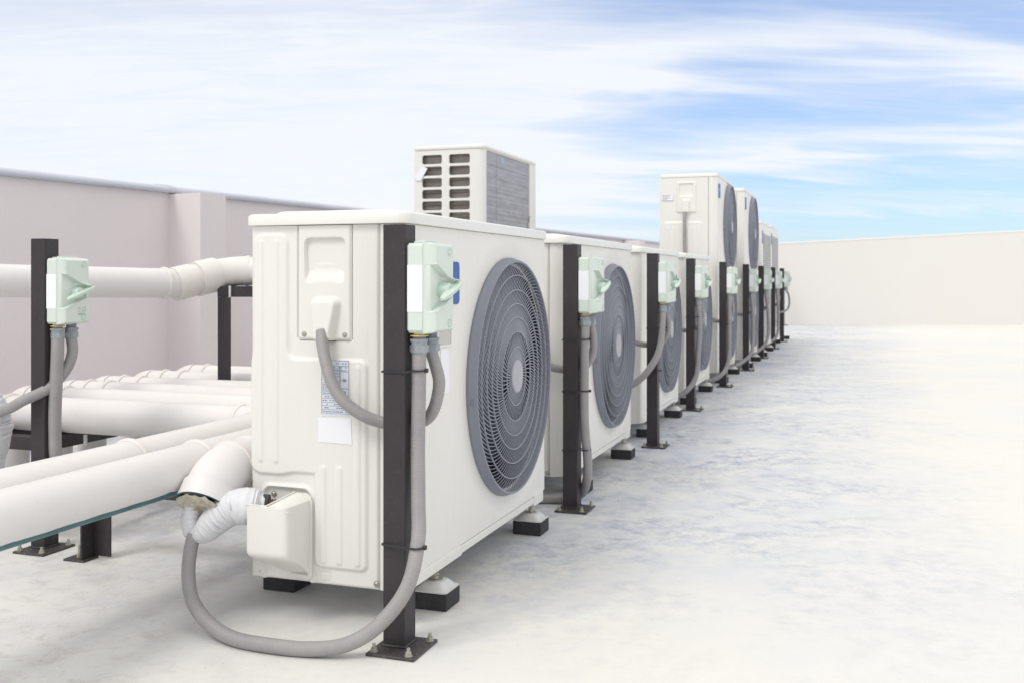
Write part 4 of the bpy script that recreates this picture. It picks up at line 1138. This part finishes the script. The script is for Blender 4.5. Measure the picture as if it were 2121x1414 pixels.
def mth(op, a, b=None, c=None):
    x = N.new('ShaderNodeMath'); x.operation = op
    for i, q in enumerate((a, b, c)):
        if q is None: continue
        if isinstance(q, (int, float)): x.inputs[i].default_value = q
        else: L.new(q, x.inputs[i])
    return x.outputs[0]
dr = vdot(tuple(cr)); df = vdot(tuple(cf)); dz = vdot((0, 0, 1))
den = mth('ADD', mth('ABSOLUTE', dz), .16)
pu = mth('DIVIDE', dr, den); pv = mth('DIVIDE', df, den)
def cnoise(su, sv, scale, det, rough, seed, rot=0.0, dist=.6):
    cb = N.new('ShaderNodeCombineXYZ'); L.new(pu, cb.inputs[0]); L.new(pv, cb.inputs[1]); cb.inputs[2].default_value = seed
    mp = N.new('ShaderNodeMapping'); mp.inputs['Rotation'].default_value = (0, 0, rot); mp.inputs['Scale'].default_value = (su, sv, 1)
    L.new(cb.outputs[0], mp.inputs['Vector'])
    n_ = N.new('ShaderNodeTexNoise'); n_.inputs['Scale'].default_value = scale; n_.inputs['Detail'].default_value = det; n_.inputs['Roughness'].default_value = rough; n_.inputs['Distortion'].default_value = dist
    L.new(mp.outputs[0], n_.inputs['Vector']); return n_.outputs['Fac']
big = cnoise(.45, 1.1, 1.1, 4, .5, 3.3, math.radians(-20))
fin = cnoise(.6, 1.7, 1.9, 7, .50, 9.1, math.radians(-16), .8)
def smn(a, lo, hi, t0=0.0, t1=1.0):
    r = N.new('ShaderNodeMapRange'); r.interpolation_type = 'SMOOTHSTEP'
    for k_, q in (('From Min', lo), ('From Max', hi), ('To Min', t0), ('To Max', t1)): r.inputs[k_].default_value = q
    L.new(a, r.inputs['Value']); return r.outputs[0]
dfc = mth('MAXIMUM', df, .05)
tx = mth('DIVIDE', dr, dfc); tz = mth('DIVIDE', dz, dfc)
tzw = mth('ADD', tz, mth('ADD', mth('MULTIPLY', mth('SUBTRACT', fin, .5), .10), mth('MULTIPLY', mth('SUBTRACT', big, .5), .06)))
def gauss(x, c, w):
    q = mth('DIVIDE', mth('SUBTRACT', x, c), w); return mth('POWER', 2.718, mth('MULTIPLY', mth('MULTIPLY', q, q), -1))
# long streaks of cirrus crossing the clearer part of the sky
c2 = mth('SUBTRACT', .232, mth('MULTIPLY', mth('MULTIPLY', mth('SUBTRACT', tx, .32), mth('SUBTRACT', tx, .32)), .52))
b2 = gauss(tzw, c2, .030)
b1 = gauss(tzw, mth('ADD', .108, mth('MULTIPLY', tx, .06)), .020)
b3 = mth('MULTIPLY', gauss(tzw, .066, .010), .35)
wisp = cnoise(.6, 2.6, 4.2, 8, .62, 21.0, math.radians(-18), 1.4)
txw = mth('ADD', tx, mth('MULTIPLY', mth('SUBTRACT', big, .5), .35))
leftc = smn(txw, -.06, .22, 1.0, .12)
topfade = smn(tzw, .21, .29, 1.0, .72)
streaks = mth('ADD', mth('MULTIPLY', b2, .85), mth('ADD', mth('MULTIPLY', b1, .80), b3))
front = mth('MINIMUM', mth('ADD', mth('MULTIPLY', mth('MULTIPLY', leftc, topfade), .97), mth('MULTIPLY', streaks, smn(fin, .25, .55, .55, 1.0))), 1.0)
front = mth('ADD', mth('MULTIPLY', front, .80), mth('ADD', .10, mth('ADD', mth('MULTIPLY', smn(fin, .42, .72), .12), mth('MULTIPLY', smn(wisp, .36, .74), .13))))
gen = smn(mth('ADD', mth('MULTIPLY', big, .6), mth('MULTIPLY', fin, .5)), .38, .60, .45, .97)
wf = mth('MULTIPLY', smn(df, .45, .75), smn(dz, .50, .30))
wf = mth('MULTIPLY', smn(df, .45, .75), smn(dz, .32, .50, 1.0, 0.0))
cl = mth('MINIMUM', mth('ADD', mth('MULTIPLY', front, wf), mth('MULTIPLY', gen, mth('SUBTRACT', 1.0, wf))), .97)
class _O: outputs = [cl]
mr = _O
mx = N.new('ShaderNodeMix'); mx.data_type = 'RGBA'; L.new(mr.outputs[0], mx.inputs['Factor'])
tint = N.new('ShaderNodeMix'); tint.data_type = 'RGBA'; tint.blend_type = 'MULTIPLY'; tint.inputs['Factor'].default_value = 1; tint.inputs['B'].default_value = (.58, .75, 1.0, 1)
L.new(sky.outputs[0], tint.inputs['A']); L.new(tint.outputs['Result'], mx.inputs['A']); 
cc = N.new('ShaderNodeMix'); cc.data_type = 'RGBA'; cc.inputs['A'].default_value = (6.0, 6.2, 6.5, 1); cc.inputs['B'].default_value = (8.7, 8.4, 7.9, 1)
L.new(smn(dz, .30, .65), cc.inputs['Factor']); L.new(cc.outputs['Result'], mx.inputs['B'])
L.new(mx.outputs['Result'], bg.inputs['Color']); bg.inputs['Strength'].default_value = .10

S.view_settings.view_transform = 'Standard'; S.view_settings.look = 'None'; S.view_settings.gamma = 1; S.view_settings.exposure = .63
S.render.engine = 'CYCLES'
S.render.resolution_x = 1024; S.render.resolution_y = 682
S.cycles.max_bounces = 8
